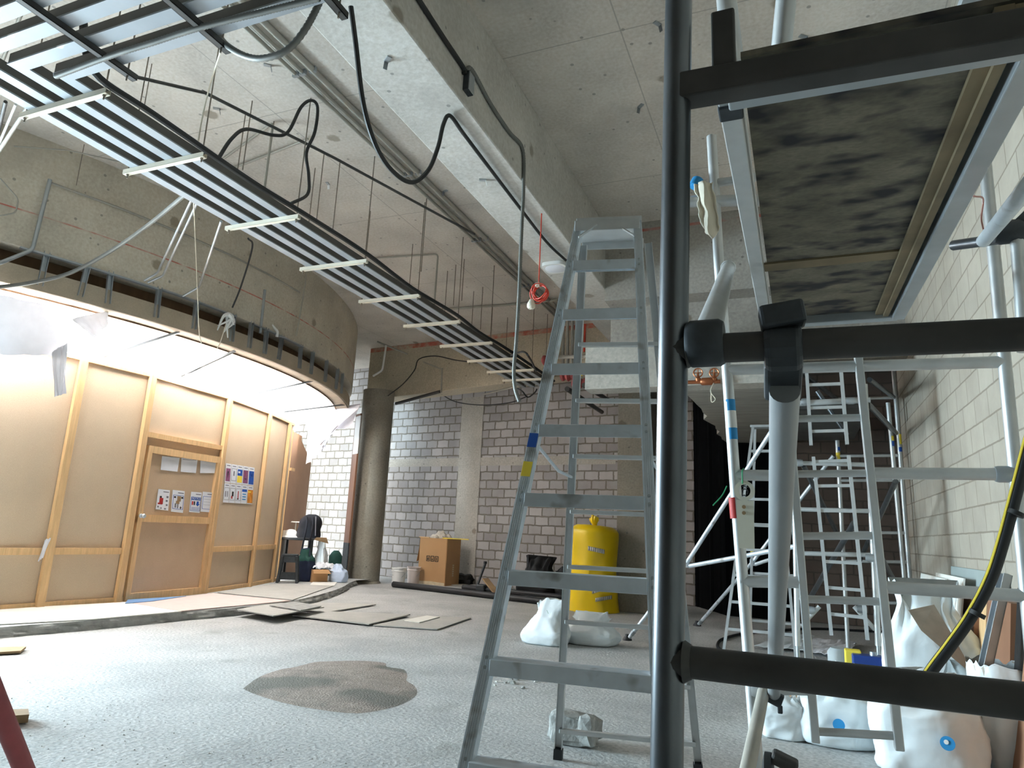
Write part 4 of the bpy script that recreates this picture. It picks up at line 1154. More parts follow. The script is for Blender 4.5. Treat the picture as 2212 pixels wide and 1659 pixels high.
# raised hatch above the deck
h0 = P(2075, 60, y=1.9); h1 = P(2118, -40, y=1.65)
MB().bar(h0, h1 + (h1 - h0), .05, .035, V(0, 1, 0)).build('hatch_edge', M_galv, DK, smooth=False)
b = MB(); b.prism([h0 + V(.03, 0, -.02), h0 + (h1 - h0) * 2 + V(.03, 0, 0), h0 + (h1 - h0) * 2 + V(.6, 0, 0), h0 + V(.6, 0, -.02)], V(0, .012, 0)); b.build('hatch_board', M_blackp, DK, smooth=False)
cable('pull_string', [P(2104, 424, x=.43), P(2124, 430, y=2.34), P(2120, 470, y=2.33), P(2124, 495, y=2.33)], .0025, M_pink, 'short pink string dangling from the deck edge beam', 'string')
# rag and bottle cap on the handrail
rg0 = P(1520, 418, y=YF - .06)
b = MB(); b.grid(lambda u, v: rg0 + V(-.045 + .09 * u + .02 * noise.noise(V(u * 4, v * 4, 0)) + v * .03, -.02 + .02 * math.sin(u * 9), .05 - (.32 * v) * (1 - .55 * abs(u - .6)) + .0), 10, 14)
tag(b.build('rag', M_string, thick=.006), 'cream cloth rag draped over the scaffold handrail behind the near pole', 'rag')
q = P(1500, 404, y=YF); b = MB(); b.lathe(q, [(.03, 0), (.032, .01), (.032, .045), (.028, .05)], 16, (.4, .2, .9))
tag(b.build('bottle_cap', M_cyan), 'small blue and white cap lying on the scaffold handrail', 'cap')
# inspection tag holder
gq = [P(x, y, y=YF - .05) for x, y in ((1590, 1080), (1628, 1082), (1630, 1186), (1596, 1184))]
gt = thing('scaffold_tag_holder', gq[3], 'cream plastic tag holder with a round hole hanging from the scaffold ledger', 'tag')
b = MB(); b.prism(gq, V(0, .006, 0))
hc = P(1608, 1060, y=YF - .05); ro, ri = .045, .026
ring = [hc + V(ro * math.cos(a_) , 0, ro * math.sin(a_)) for a_ in [2 * math.pi * k / 28 for k in range(28)]]
rin = [hc + V(ri * math.cos(a_), 0, ri * 1.1 * math.sin(a_)) for a_ in [2 * math.pi * k / 28 for k in range(28)]]
vs = ring + rin + [p_ + V(0, .006, 0) for p_ in ring + rin]
fs = []
for k in range(28):
    k2 = (k + 1) % 28
    fs += [(k, k2, 28 + k2, 28 + k), (56 + k2, 56 + k, 84 + k, 84 + k2), (k2, k, 56 + k, 56 + k2), (28 + k, 28 + k2, 84 + k2, 84 + k)]
b.add(vs, fs)
b.build('plate', mat('cream tag plastic', c(214, 212, 196), rough=.5, var=.03), gt)
for y in (1095, 1108):
    q = P(1607, y, y=YF - .052); MB().lathe(q, [(.0085, 0), (.0085, .003)], 14, (0, -1, 0)).build('window', M_plank, gt)
MB().tube([P(1604, 1045, y=YF - .055), P(1603, 1018, y=YF - .04), P(1606, 1012, y=YF)], .003, 6).build('cable_tie', M_green, gt)
cable('green_cord', [P(1570, 1050, y=YF - .03), P(1560, 1070, y=YF - .04), P(1540, 1092, y=YF - .05)], .0028, M_green, 'loose green cord end sticking out beside the whitish scaffold post', 'cord')

# hanging black hose with a yellow stripe
hp = [(2240, 900), (2222, 960), (2196, 1060), (2168, 1165), (2140, 1250), (2098, 1330), (2050, 1398), (2010, 1452), (1985, 1500)]
hpts = [P(x, y, y=2.75) for x, y in hp]
hs = thing('welding_hose', hpts[-1], 'thick black hose with a yellow stripe hanging down past the sacks', 'hose')
MB().tube(catmull(hpts, 8), .019, 14).build('hose', M_black, hs)
MB().tube([q + V(-.0165, -.010, .002) for q in catmull(hpts, 8)], .0045, 6).build('stripe', M_lemon, hs)
for y_, (x, y) in enumerate(((2108, 1322), (2192, 1105))):
    q = P(x, y, y=2.73); MB().lathe(q - V(0, 0, .012), [(.024, 0), (.024, .014)], 12, (.5, 0, 1)).build('cable_tie', M_cable, hs)

# ================================================================ SECOND TOWER, LADDERS AND OUTRIGGERS BEHIND
T2 = thing('scaffold_tower', (.3, 7.3, 0), 'second aluminium scaffold tower standing farther back against the pale block wall', 'scaffold')
YA, YB = 7.3, 9.6
z0 = .3
def t2(x, y, Y=YA): return P(x, y, y=Y)
for xa, xb in ((1712, 1723), (1868, 1897)):
    MB().tube([t2(xb, 1395), t2(xa, 830)], .0254, 12).build('post', M_aluw, T2)
    q = t2(xb, 1395); MB().tube([V(q.x, q.y, 0), V(q.x, q.y, q.z)], .018, 10).build('jack_leg', M_galv, T2)
    MB().box(V(q.x - .07, q.y - .07, 0), V(q.x + .07, q.y + .07, .012)).build('base_plate', M_galv, T2, smooth=False)
for xa, xb, ya, yb in ((1806, 1828, 900, 1330), (1930, 1972, 800, 1330), (1918, 1962, 870, 1320)):
    YY = YB if xa != 1918 else YB - .25
    MB().tube([V(t2(xb, yb, YY).x, YY, .02), t2(xa, ya, YY)], .0254, 12).build('post', M_aluw, T2)
for x, y0_, y1_, YY, m in ((1949, 938, 960, YB, M_lemon), (1950, 966, 976, YB, M_blue), (1929, 942, 952, YB - .25, M_lemon), (1931, 953, 964, YB - .25, M_blue), (1816, 966, 974, YB, M_blue), (1816, 978, 992, YB, M_lemon)):
    fx = {1949: 1930 + (949 - 800) * .079, 1950: 1930 + (971 - 800) * .079, 1929: 1918 + (947 - 870) * .098, 1931: 1918 + (958 - 870) * .098}.get(x, 1806 + (980 - 900) * .051)
    MB().tube([P(fx, y0_, y=YY), P(fx + (y1_ - y0_) * .07, y1_, y=YY)], .0262, 12).build('band', m, T2)
# ledgers of the near and far frame
for y in (1000, 1100, 1195, 1292):
    f = (y - 830) / 565
    xl, xr = 1712 + 11 * f, 1868 + 29 * f
    MB().tube([t2(xl, y), t2(xr, y + 4)], .022, 10).build('ledger', M_aluw, T2)
for y in (862, 985, 1038, 1150, 1212, 1300):
    f = (y - 800) / 530
    xl, xr = 1804 + 22 * f, 1930 + 42 * f
    MB().tube([t2(xl, y, YB), t2(xr, y - 4 + 8 * f, YB)], .02, 10).build('ledger', M_aluw, T2)
# internal ladder sections
for (xa, ya, xb, yb, xc, xd) in ((1742, 795, 1752, 962, 1815, 1838), (1757, 987, 1796, 1372, 1829, 1868)):
    lft = [t2(xb, yb, YA - .15), t2(xa, ya, YA - .15)]
    w2 = xc - xa
    rgt = [t2(xb + (78 if yb > 1000 else 78), yb + (10 if yb > 1000 else -2), YA - .15), t2(xa + (76 if yb > 1000 else 74), ya - 3, YA - .15)]
    for l_ in (lft, rgt): MB().bar(l_[0], l_[1], .03, .05, V(0, 1, 0)).build('ladder_rail', M_aluw, T2, smooth=False)
    nr = 3 if yb < 1000 else 7
    for k in range(nr):
        u = (k + .2) / nr if yb > 1000 else (k + .75) / nr * .9
        MB().bar(lft[1].lerp(lft[0], u), rgt[1].lerp(rgt[0], u), .028, .028).build('ladder_rung', M_aluw, T2, smooth=False)
# platform and diagonal braces
MB().box(t2(1715, 880) + V(0, 0, -.02), V(t2(1880, 880).x, YB, t2(1715, 880).z + .04)).build('platform', M_dark, T2, smooth=False)
MB().tube([t2(1715, 872), t2(1880, 864)], .03, 10).build('ledger', M_aluw, T2)
for a_, b_, r_, m in (((1725, 800), (1815, 868), .025, M_alud), ((1765, 845), (1830, 940), .022, M_alud), ((1878, 820), (1930, 858), .025, M_alud), ((1872, 870), (1935, 935), .03, M_alud), ((1735, 1005), (1812, 1160), .025, M_alud), ((1935, 1040), (1855, 1215), .025, M_alud), ((1845, 1130), (1745, 1300), .028, M_alud), ((1885, 1170), (1935, 1260), .025, M_alud), ((1845, 1310), (1890, 1360), .02, M_aluw), ((1740, 1342), (1770, 1310), .02, M_aluw)):
    MB().tube([P(*a_, y=YA + .02), P(*b_, y=YB - .1 if r_ > .022 else YA + .02)], r_, 12).build('brace', m, T2)
for q in ((1812, 985), (1745, 1205), (1895, 735)):
    pass
for x, y in ((1725, 1000), (1880, 1205), (1740, 868), (1838, 866), (1750, 1318), (1862, 1316)):
    q = t2(x, y, YA - .02); MB().lathe(q - V(.04, 0, 0), [(.03, 0), (.036, .02), (.036, .06), (.03, .08)], 12, (1, 0, 0)).build('coupler', M_galv, T2)

# stepladder behind the tower
s3 = thing('step_ladder', P(1562, 1418, z=0), 'grey aluminium step ladder in the shadow behind the whitish scaffold post', 'ladder')
f0 = P(1562, 1418, z=0); ft = V(f0.x + .36, f0.y + .45, 2.62); g0 = V(f0.x + .75, f0.y - .0, 0); gt_ = V(f0.x + .62, f0.y + .45, 2.62)
k0 = V(f0.x + .2, f0.y + 1.25, 0); kt = ft + V(.02, .08, 0); m0 = V(f0.x + .9, f0.y + 1.2, 0); mt = gt_ + V(.02, .08, 0)
for a_, b_ in ((f0, ft), (g0, gt_), (k0, kt), (m0, mt)):
    MB().bar(a_, b_, .03, .055, V(0, 1, 0)).build('rail', M_aluw, s3, smooth=False)
for k in range(1, 9):
    t = k / 9
    MB().bar(f0.lerp(ft, t), g0.lerp(gt_, t), .05, .03).build('step', M_aluw, s3, smooth=False)
    if k % 2: MB().bar(k0.lerp(kt, t), m0.lerp(mt, t), .02, .03).build('rear_rung', M_aluw, s3, smooth=False)
MB().bar(ft + V(-.03, .04, .02), gt_ + V(.03, .04, .02), .16, .03).build('top_cap', M_aluw, s3, smooth=False, bev=.005)
u_ = k0.lerp(kt, .52); v_ = k0.lerp(kt, .47); w_ = k0.lerp(kt, .42)
MB().bar(u_, v_, .034, .06, V(0, 1, 0)).build('sticker', M_blue, s3, smooth=False)
MB().bar(v_, w_, .034, .06, V(0, 1, 0)).build('sticker', M_lemon, s3, smooth=False)
rd = (f0 - ft).normalized(); pos = ft.lerp(f0, .27) + V(0, -.035, 0)
ya = V(0, 0, 1).cross(rd); ya = (V(1, 0, 0) - rd * rd.x).normalized(); za = rd.cross(ya)
if za.y > 0: ya = -ya; za = -za
text_mesh('ALINCO', .11, M_ink, s3, Matrix.Translation(pos - OFF[s3.name]) @ Matrix((rd, ya, za)).transposed().to_4x4())

# outriggers
def outrigger(foot, knee, top, low, label):
    t = thing('outrigger', foot, label, 'outrigger', 'tower outriggers')
    for a_, b_, nm in ((foot, knee, 'lower_leg'), (knee, top, 'upper_leg'), (knee + V(.03, 0, -.03), low, 'tie_tube')):
        MB().tube([a_, b_], .0245, 12).build(nm, M_alu, t)
    d_ = (knee - foot).normalized()
    MB().tube([foot + d_ * .1, foot + d_ * .16], .029, 12).build('collar', M_galv, t)
    MB().lathe(foot, [(.06, 0), (.055, .02), (.03, .05), (.026, .07)], 14).build('foot', M_black, t)
    MB().box(knee - V(.035, .03, .05), knee + V(.035, .03, .04)).build('clamp', M_galv, t, smooth=False, bev=.006)


fo = P(1355, 1383, z=0); kn = P(1483, 1217, y=8.5)
outrigger(fo, kn, P(1700, 880, y=7.6), P(1720, 1180, y=7.35), 'left bright outrigger tube with its foot beside the square pillar')
fo = P(1506, 1352, z=0); kn = P(1626, 1214, y=10.0)
outrigger(fo, kn, P(1800, 985, y=9.55), P(1690, 1200, y=9.6), 'right bright outrigger tube with its foot in front of the dark corridor')

# black sheet added where the corridor beyond is only deep shade
rj = random.Random(8)
ln = [V(-2.4, 14.9, 0), V(-1.75, 13.8, 0), V(-1.2, 12.78, 0), V(-.2, 12.75, 0)]
tp = []
for a_, b_ in zip(ln, ln[1:]):
    tp += [a_.lerp(b_, k / 12) + V(rj.uniform(-.01, .01), rj.uniform(-.03, .03), 0) for k in range(12)]
tp.append(ln[-1])
vs = [p_ + V(0, 0, 4.3 + rj.uniform(-.08, .08)) for p_ in tp] + tp; n = len(tp)
b = MB(); b.add(vs, [(i, i + 1, n + i + 1, n + i) for i in range(n - 1)])
tag(b.build('corridor_shade_sheet', M_blackm, smooth=False, thick=.004), 'tall black sheet added as the shade of the dark corridor beyond the square pillar', 'sheet')

# ================================================================ SACKS
def sack(name, base, w, d, h, seed, label, m=M_sack, lean=(0, 0), open_top=False, group='white rubble sacks', neck=.62, ears=True, cat='sack', rot=0):
    base = Vector(base); rr = random.Random(seed); ro_ = rr.uniform(0, 99)
    t = thing(name, base, label, cat, group)
    NU, NV = 60, 44

    def prof(v):
        if open_top:
            return (.80 + .28 * math.sin(min(v / .55, 1) * math.pi * .55)) * (1 if v < .6 else 1 - .22 * ((v - .6) / .4))
        if v < .08: return .80 + .20 * math.sin(v / .08 * math.pi / 2)
        if v < neck: return 1 + .06 * math.sin((v - .08) / (neck - .08) * math.pi)
        return 1
    cr_, sr_ = math.cos(rot), math.sin(rot)

    def fn(u, v):
        a_ = 2 * math.pi * u
        cx_, sy_ = math.cos(a_), math.sin(a_)
        sq = lambda q_, e_: math.copysign(abs(q_) ** e_, q_)
        r_ = prof(v)
        n3 = V(cx_ * 1.6 + ro_, sy_ * 1.6, v * 2.2)
        soft = noise.noise(n3) * .14
        cre = (noise.ridged_multi_fractal(V(cx_ * 1.5 + ro_, sy_ * 1.5 + v * 1.2, v * 2.6 - cx_), 1.0, 2.1, 4, 1.0, 2.0) - 1.1) * .055
        k = r_ * (1 + soft + cre)
        if open_top or v < neck:
            x_ = sq(cx_, .7) * w / 2 * k; y_ = sq(sy_, .7) * d / 2 * k
            z_ = h * v
        else:                                   # upper part gathers into a floppy flattened flap
            f = (v - neck) / (1 - neck)
            kx = 1 - .5 * math.sin(f * math.pi * .5) + .28 * max(0, f - .6) * 2.5
            ky = (1 - f) ** .8 * .95 + .05
            x_ = sq(cx_, .8) * w / 2 * k * kx; y_ = sq(sy_, .8) * d / 2 * k * ky
            z_ = h * v + f * h * (.10 * noise.noise(V(cx_ * 3 + ro_, 7, 1)) - .16 * f * (abs(cx_) > .75) * (1 if rr_flip > .5 else -.4))
            y_ -= d * .22 * f * f * (1 if rr_flip > .3 else -1)
        if v < .06: z_ = h * v * .7
        else: z_ += h * .06 * noise.noise(n3 * 2.3) * min(1, v * 2)
        x_ += lean[0] * v * v * h; y_ += lean[1] * v * v * h
        return base + V(x_ * cr_ - y_ * sr_, x_ * sr_ + y_ * cr_, max(z_, .002))
    rr_flip = rr.random()
    b = MB(); b.grid(fn, NU, NV)
    if not open_top:
        b.f.append(tuple(NV * (NU + 1) + i for i in range(NU)))
    b.f.append(tuple(reversed(range(NU))))
    o = b.build('bag', m, t); o.data.set_sharp_from_angle(angle=math.radians(50))
    if open_top:
        b = MB(); b.grid(lambda u, v: fn(u, .99) * (1 - v) * 1 + (fn(u, .72).lerp(fn((u + .5) % 1, .72), .06)) * v, NU, 4)
        b.f.append(tuple(4 * (NU + 1) + i for i in range(NU)))
        b.build('mouth', M_sackin, t)
    return t, fn


pB1 = P(1692, 1592, z=0)
sack('rubble_sack', pB1, .28, .22, .27, 1, 'small white sack standing left of the others, behind the dusty brace', ears=False, neck=.8)
pB2 = P(1815, 1620, z=0) + V(.0, .16, 0)
tB2, f2 = sack('rubble_sack', pB2, .46, .36, .46, 2, 'white sack with a blue round logo between the two scaffold ladder rails')
def disc_on(t, px, py, y, r, m=M_cyan, name='logo'):
    q = P(px, py, y=y); vd = (EYE - q).normalized()
    MB().lathe(q, [(r, 0), (r, .004)], 24, vd).build(name, m, t)
    return q, vd
disc_on(tB2, 1812, 1566, pB2.y - .215, .035)
pB4 = P(2020, 1690, z=0) + V(0, .18, 0)
tB4, f4 = sack('rubble_sack', pB4, .56, .42, .56, 3, 'large white sack with a blue round logo in the right foreground')
q, vd = disc_on(tB4, 2047, 1606, pB4.y - .27, .036)
MB().lathe(q + vd * .004 + V(-.006, 0, .006), [(.012, 0), (.012, .002)], 14, vd).build('logo_mark', M_white, tB4)
sack('rubble_sack', P(2140, 1640, z=0) + V(.0, .35, 0), .48, .4, .5, 5, 'greyish shaded sack behind the large sack with the blue logo', m=M_sackg)
sack('rubble_sack', P(2205, 1700, z=0) + V(.05, .15, 0), .36, .34, .62, 6, 'white open sack at the right edge in front of the reddish plywood', open_top=True, lean=(-.1, 0))
tB7, f7 = sack('rubble_sack', V(P(2012, 1500, y=6.2).x, 6.2, 0), .62, .46, .94, 7, 'tallest white sack with a grey folded mouth in front of the leaning boards', neck=.62, lean=(.02, .1))
sack('rubble_sack', V(P(1832, 1450, y=6.3).x, 6.3, 0), .28, .24, .36, 8, 'small bunched white sack behind the scaffold ladder', neck=.5)
qs = [P(x, y, y=yy) for x, y, yy in ((1962, 1318, 5.82), (2018, 1306, 5.95), (2062, 1380, 5.8), (2108, 1462, 5.6), (2062, 1425, 5.6), (1990, 1362, 5.68))]
MB().prism(qs, V(0, .012, 0)).build('folded_mouth', M_sackin, tB7, smooth=False)
# rolled empty sack lying over the logo sack
a_ = P(1800, 1512, y=pB2.y + .02); b_ = P(1902, 1566, y=pB2.y - .05)
rb = thing('rolled_sack', V(a_.x, a_.y, 0), 'rolled up white sack lying across the sacks behind the lowest scaffold bar', 'sack', 'white rubble sacks')
MB().tube(catmull([a_, a_.lerp(b_, .33) + V(0, 0, .015), a_.lerp(b_, .66) + V(0, 0, -.005), b_], 6), [.05 + .012 * math.sin(i * .9) for i in range(19)], 16).build('roll', M_sack, rb)
sack('rubble_sack', V(P(1905, 1590, y=5.5).x, 5.55, 0), .46, .34, .44, 12, 'white sack half hidden behind the rolled up sack')

# two sacks on the open floor by the ladder
pL = P(1172, 1394, z=0) + V(0, .12, 0)
tL, fL = sack('rubble_sack', pL, .52, .40, .50, 21, 'white sack slumped left of the ladder rear leg with faint green print', group='white sacks by the ladder', neck=.32, lean=(.16, .1))
q = P(1190, 1325, y=pL.y - .14); vd = (EYE - q).normalized()
for k in range(5):
    s0 = q + V(-.05 + k * .025, 0, .03 - k * .012); MB().bar(s0, s0 + V(.02, 0, -.035), .004, .002, vd).build('print', M_greenp, tL, smooth=False) if k == 0 else None
pR = P(1268, 1394, z=0) + V(0, .13, 0)
sack('rubble_sack', pR, .62, .42, .36, 24, 'low white sack lying right of the ladder rear leg with a folded mouth', group='white sacks by the ladder', neck=.4, lean=(.1, .1))

# yellow wrapped bale
pY = P(1277, 1324, z=0) + V(-.08, .36, 0)
yb = thing('wrapped_bale', pY, 'tall bright yellow plastic wrapped bale with silver tape by the square pillar', 'bale')
RY, HY_ = .41, 1.42


def yfn(u, v):
    a_ = 2 * math.pi * u; cx_, sy_ = math.cos(a_), math.sin(a_)
    r_ = RY * (1.02 if v < .5 else 1.02 - .05 * (v - .5)) * (1 if v < .93 else 1 - .25 * ((v - .93) / .07) ** 2)
    right = max(0, cx_)
    k = 1 + noise.noise(V(cx_ * 2, sy_ * 2, v * 3)) * .05 + noise.noise(V(cx_ * 7, sy_ * 7, v * 4)) * .03 * right - .05 * right * math.sin(v * math.pi)
    if v < .12: k *= 1 + .08 * right * (1 - v / .12)
    return pY + V(cx_ * r_ * k, sy_ * r_ * k, HY_ * v - .03 * right * (v > .9))


b = MB(); b.grid(yfn, 44, 30); b.f.append(tuple(30 * 45 + i for i in range(44))); b.build('wrap', M_yellow, yb)
b = MB()
for k in range(9):
    rr = random.Random(k + 3); a_ = k * .75
    b.tube(catmull([pY + V(.02, 0, HY_ - .02), pY + V(.04 * math.cos(a_), .04 * math.sin(a_), HY_ + .06), pY + V(.07 * math.cos(a_), .06 * math.sin(a_), HY_ + rr.uniform(.08, .2))], 4), [.03, .03, .028, .028, .03, .033, .034, .03, .02], 6)
b.build('tied_neck', M_yellow, yb)
for x0_, y0_, x1_, y1_, hh in ((1270, 1184, 1306, 1192, .07), (1279, 1279, 1314, 1268, .06), (1286, 1296, 1322, 1290, .06)):
    b = MB(); n = 8; prev = None
    for k in range(n + 1):
        x, y = x0_ + (x1_ - x0_) * k / n, y0_ + (y1_ - y0_) * k / n
        d_ = ROT @ Vector((x - CX, -(y - CY), -FPX)); d2 = V(d_.x, d_.y, 0); oc = V(EYE.x - pY.x, EYE.y - pY.y, 0)
        A_ = d2.dot(d2); B_ = 2 * oc.dot(d2); C_ = oc.dot(oc) - (RY * 1.035) ** 2; D_ = max(B_ * B_ - 4 * A_ * C_, 0)
        q = EYE + d_ * ((-B_ - math.sqrt(D_)) / (2 * A_))
        if prev is not None: b.add([prev - V(0, 0, hh / 2), q - V(0, 0, hh / 2), q + V(0, 0, hh / 2), prev + V(0, 0, hh / 2)], [(0, 1, 2, 3)])
        prev = q
    b.build('tape', M_tape, yb, thick=.004)

# ================================================================ THINGS ALONG THE BACK WALL
def bucket(p_, r, h, label, m):
    t = thing('bucket', p_, label, 'bucket', 'buckets by the cardboard carton')
    MB().lathe(p_, [(r * .84, 0), (r * .86, .01), (r * .96, h * .78), (r * 1.03, h * .79), (r * 1.03, h * .83), (r * .98, h * .84), (r, h * .93), (r * 1.05, h * .94), (r * 1.05, h), (r * .98, h), (r * .93, h * .9), (r * .8, h * .2)], 28).build('body', m, t)
    b_ = MB(); b_.tube([p_ + V(r * 1.03 * math.cos(a_), -r * .6 * abs(math.sin(a_)) - .01, h * .72 - .14 * math.sin(a_)) for a_ in [math.pi * k / 14 for k in range(15)]], .005, 6); b_.build('handle', M_galv, t)
    return t


pb = P(852, 1266, z=0) + V(0, .14, 0)
tb_ = bucket(pb, .155, .38, 'white plastic bucket beside the round column, left of two', M_white)
for k in range(3):
    MB().box(pb + V(-.13, -.157, .22 - k * .03), pb + V(-.03, -.155, .226 - k * .03)).build('print', M_inkg, tb_, smooth=False) if k == 0 else None
bucket(P(884, 1262, z=0) + V(0, .16, 0), .15, .37, 'dusty pinkish bucket against the cardboard carton, right of two', mat('dusty bucket', c(206, 194, 188), rough=.6, var=.06))

# carton
bx0 = P(902, 1260, z=0); bx1 = P(960, 1266, z=0); bx2 = P(980, 1256, z=0)
e1 = (bx1 - bx0); e1.z = 0; Lb = e1.length; e1.normalize(); e2 = V(-e1.y, e1.x, 0)
Hb = 1.02; Db = .5
ca = thing('cardboard_carton', bx0, 'tall brown cardboard carton against the block wall, heaped with debris', 'carton')
b = MB(); th = .01
for p_, q_ in ((bx0, bx0 + e1 * Lb), (bx0 + e1 * Lb, bx0 + e1 * Lb + e2 * Db), (bx0 + e1 * Lb + e2 * Db, bx0 + e2 * Db), (bx0 + e2 * Db, bx0)):
    b.prism([p_, q_, q_ + V(0, 0, Hb), p_ + V(0, 0, Hb)], (p_ - q_).cross(V(0, 0, 1)).normalized() * -th)
b.prism([bx0, bx0 + e1 * Lb, bx0 + e1 * Lb + e2 * Db, bx0 + e2 * Db], V(0, 0, .01))
b.build('box', M_card, ca, smooth=False)
MB().prism([bx0 + V(0, 0, .0) - e2 * .011, bx0 + e1 * Lb - e2 * .011, bx0 + e1 * Lb - e2 * .011 + V(0, 0, .06), bx0 + e1 * Lb * .5 - e2 * .011 + V(0, 0, .075), bx0 - e2 * .011 + V(0, 0, .06)], -e2 * .003).build('torn_strip', M_cardd, ca, smooth=False)
fl = bx0 + V(0, 0, Hb)
MB().prism([fl + e2 * .02, fl + e2 * .45, fl + e2 * .43 - e1 * .14 + V(0, 0, -.4), fl + e2 * .1 - e1 * .16 + V(0, 0, -.55)], V(-.004, 0, .002)).build('flap', M_card, ca, smooth=False)
sq = [(.27, .64), (.43, .64), (.59, .64)]
for k, (u, v) in enumerate(((.29, .50), (.45, .50), (.61, .50))):
    o_ = bx0 + e1 * Lb * u + V(0, 0, Hb * v) - e2 * .013; s_ = .11
    b = MB()
    for a_, b_ in (((0, 0), (1, 0)), ((1, 0), (1, 1)), ((1, 1), (0, 1)), ((0, 1), (0, 0))):
        b.bar(o_ + e1 * a_[0] * .085 + V(0, 0, a_[1] * s_), o_ + e1 * b_[0] * .085 + V(0, 0, b_[1] * s_), .014, .006, e2)
    cc = o_ + e1 * .042 + V(0, 0, .05)
    if k == 0:
        b.lathe(cc - V(0, 0, .01), [(.022, 0), (.022, .002)], 12, -e2); b.bar(cc, cc + V(0, 0, .035), .02, .002, e2)
    elif k == 1:
        b.lathe(cc - V(0, 0, .012), [(.028, 0), (.028, .002)], 3, -e2); b.bar(cc, cc + V(0, 0, .035), .005, .002, e2)
    else:
        b.bar(cc - V(0, 0, .03), cc + V(0, 0, .035), .02, .002, e2)
    b.build('handling_mark', M_ink, ca, smooth=False)
o_ = bx0 + e1 * (Lb + .013) + e2 * .26 + V(0, 0, .2)
b = MB()
for k in range(6): b.bar(o_ + V(0, 0, k * .045), o_ + V(0, 0, k * .045 + .03), .002, .05, e2)
b.build('side_print', M_cardd, ca, smooth=False)
hc = bx0 + e1 * Lb * .5 + e2 * Db * .5 + V(0, 0, Hb)
b = MB(); b.grid(lambda u, v: hc + e1 * (u - .5) * Lb * .9 + e2 * (v - .5) * Db * .9 + V(0, 0, -.06 + .2 * math.sin(u * math.pi) * math.sin(v * math.pi) + .09 * noise.noise(V(u * 6, v * 6, 2))), 24, 16)
o = tag(b.build('debris_heap', mat('pale debris', c(196, 186, 172), rough=.95, var=.2, scale=14, bump=.8, bscale=20), smooth=False), 'heap of crumpled pale debris filling the top of the cardboard carton', 'debris'); o['kind'] = 'stuff'
q = bx0 + e1 * Lb * .8 + e2 * .03 + V(0, 0, Hb + .01)
tag(MB().bar(q, q + e1 * .72 + e2 * .0, .025, .02).build('yellow_stick', M_lemon, smooth=False), 'yellow stick laid across the cardboard carton and poking out right', 'stick')
q = bx0 + e1 * Lb * -.04 + e2 * -.01 + V(0, 0, Hb + .01)
tag(MB().bar(q, q + e1 * .3, .03, .018).build('wood_offcut', M_pine, smooth=False), 'short pine offcut on the left rim of the cardboard carton', 'offcut')

# pipes on floor
pa_, pb_ = P(850, 1262, z=.06), P(1232, 1306, z=.06)
t = thing('black_pipe', V(pa_.x, pa_.y, 0), 'long black plastic pipe lying in front of the cardboard carton', 'pipe')
b = MB(); b.tube([pa_, pb_, pb_.lerp(pa_, -.06)], .06, 18, caps=False); b.tube([pa_.lerp(pb_, .0), pb_], .054, 18); b.build('tube', M_black, t)
pa_, pb_ = P(1000, 1268, z=.05), P(1235, 1291, z=.05)
tag(MB().tube([pa_, pb_], .05, 16).build('black_pipe', M_black, base=V(pa_.x, pa_.y, 0)), 'second black plastic pipe lying behind the long one under the refuse bags', 'pipe')
# flattened card below and a hand tool
tag(MB().prism([P(x, y, z=.012) for x, y in ((975, 1264), (1100, 1277), (1096, 1266), (985, 1257))], V(0, 0, .012)).build('board_offcut', M_gboard, smooth=False), 'grey board on the floor right of the cardboard carton', 'board')
ht = thing('plate_compactor', P(1045, 1270, z=0), 'small tool with a long dark upright handle by the black pipe', 'tool')
q0, q1 = P(1032, 1262, y=13.0), P(1048, 1218, y=13.1)
q0.z = max(q0.z, .06)
MB().tube([q0, q1], .025, 10).build('handle', M_clamp, ht); MB().tube([q1, q1 + V(.0, 0, .05)], .035, 10).build('grip', M_black, ht)
MB().box(P(1036, 1276, z=0.02) + V(-.1, 0, 0), P(1036, 1276, z=.02) + V(.1, .25, .12)).build('base', M_clamp, ht, smooth=False, bev=.02)
qa, qb = P(1048, 1250, y=12.7), P(1074, 1275, y=12.4); qb.z = .08
MB().bar(qa, qb, .14, .03, V(0, 0, 1)).build('plate', M_plank, ht, smooth=False, bev=.008)
lump(P(1000, 1262, z=0) + V(0, -.1, .12), (.28, .2, .12), 31, M_blackp, 'refuse_bag', 'low crumpled black bag on the floor right of the cardboard carton', 'bag', 3, .5, 'black refuse bags')
def rbag(px, py, w, d, h, seed, label):
    p_ = P(px, py, z=0)
    t, fn = sack('refuse_bag', p_ + V(0, d / 2 + .12, 0), w, d, h, seed, label, m=M_blackp, group='black refuse bags', neck=.35, cat='bag')
    return t


rbag(1145, 1288, .85, .6, .72, 41, 'black refuse bag with a peaked top behind the ladder, left of two')
rbag(1214, 1292, .6, .5, .55, 44, 'black refuse bag with a peaked top behind the ladder, right of two')

# board by the column
q = P(744, 1250, z=.1)
jt = thing('brown_board', q, 'tall narrow brown board standing against the left of the round column', 'board')
qd = V(.83, .56, 0)
qw = .30
tpz = P(770, 895, y=q.y).z
MB().bar(q + V(-.02, 0, 0), q + V(-.02, 0, tpz - .1), qw, .04, V(-.56, -.83, 0)).build('board', M_brown, jt, smooth=False)
MB().bar(q + V(-.0, -.04, 0), q + V(.0, -.04, .75), qw, .03, V(-.56, -.83, 0)).build('dark_foot', M_clamp, jt, smooth=False)
MB().bar(q + V(-.0, -.03, tpz - 1.0), q + V(.0, -.03, tpz - .15), qw * .95, .02, V(-.56, -.83, 0)).build('white_cover', M_white, jt, smooth=False)
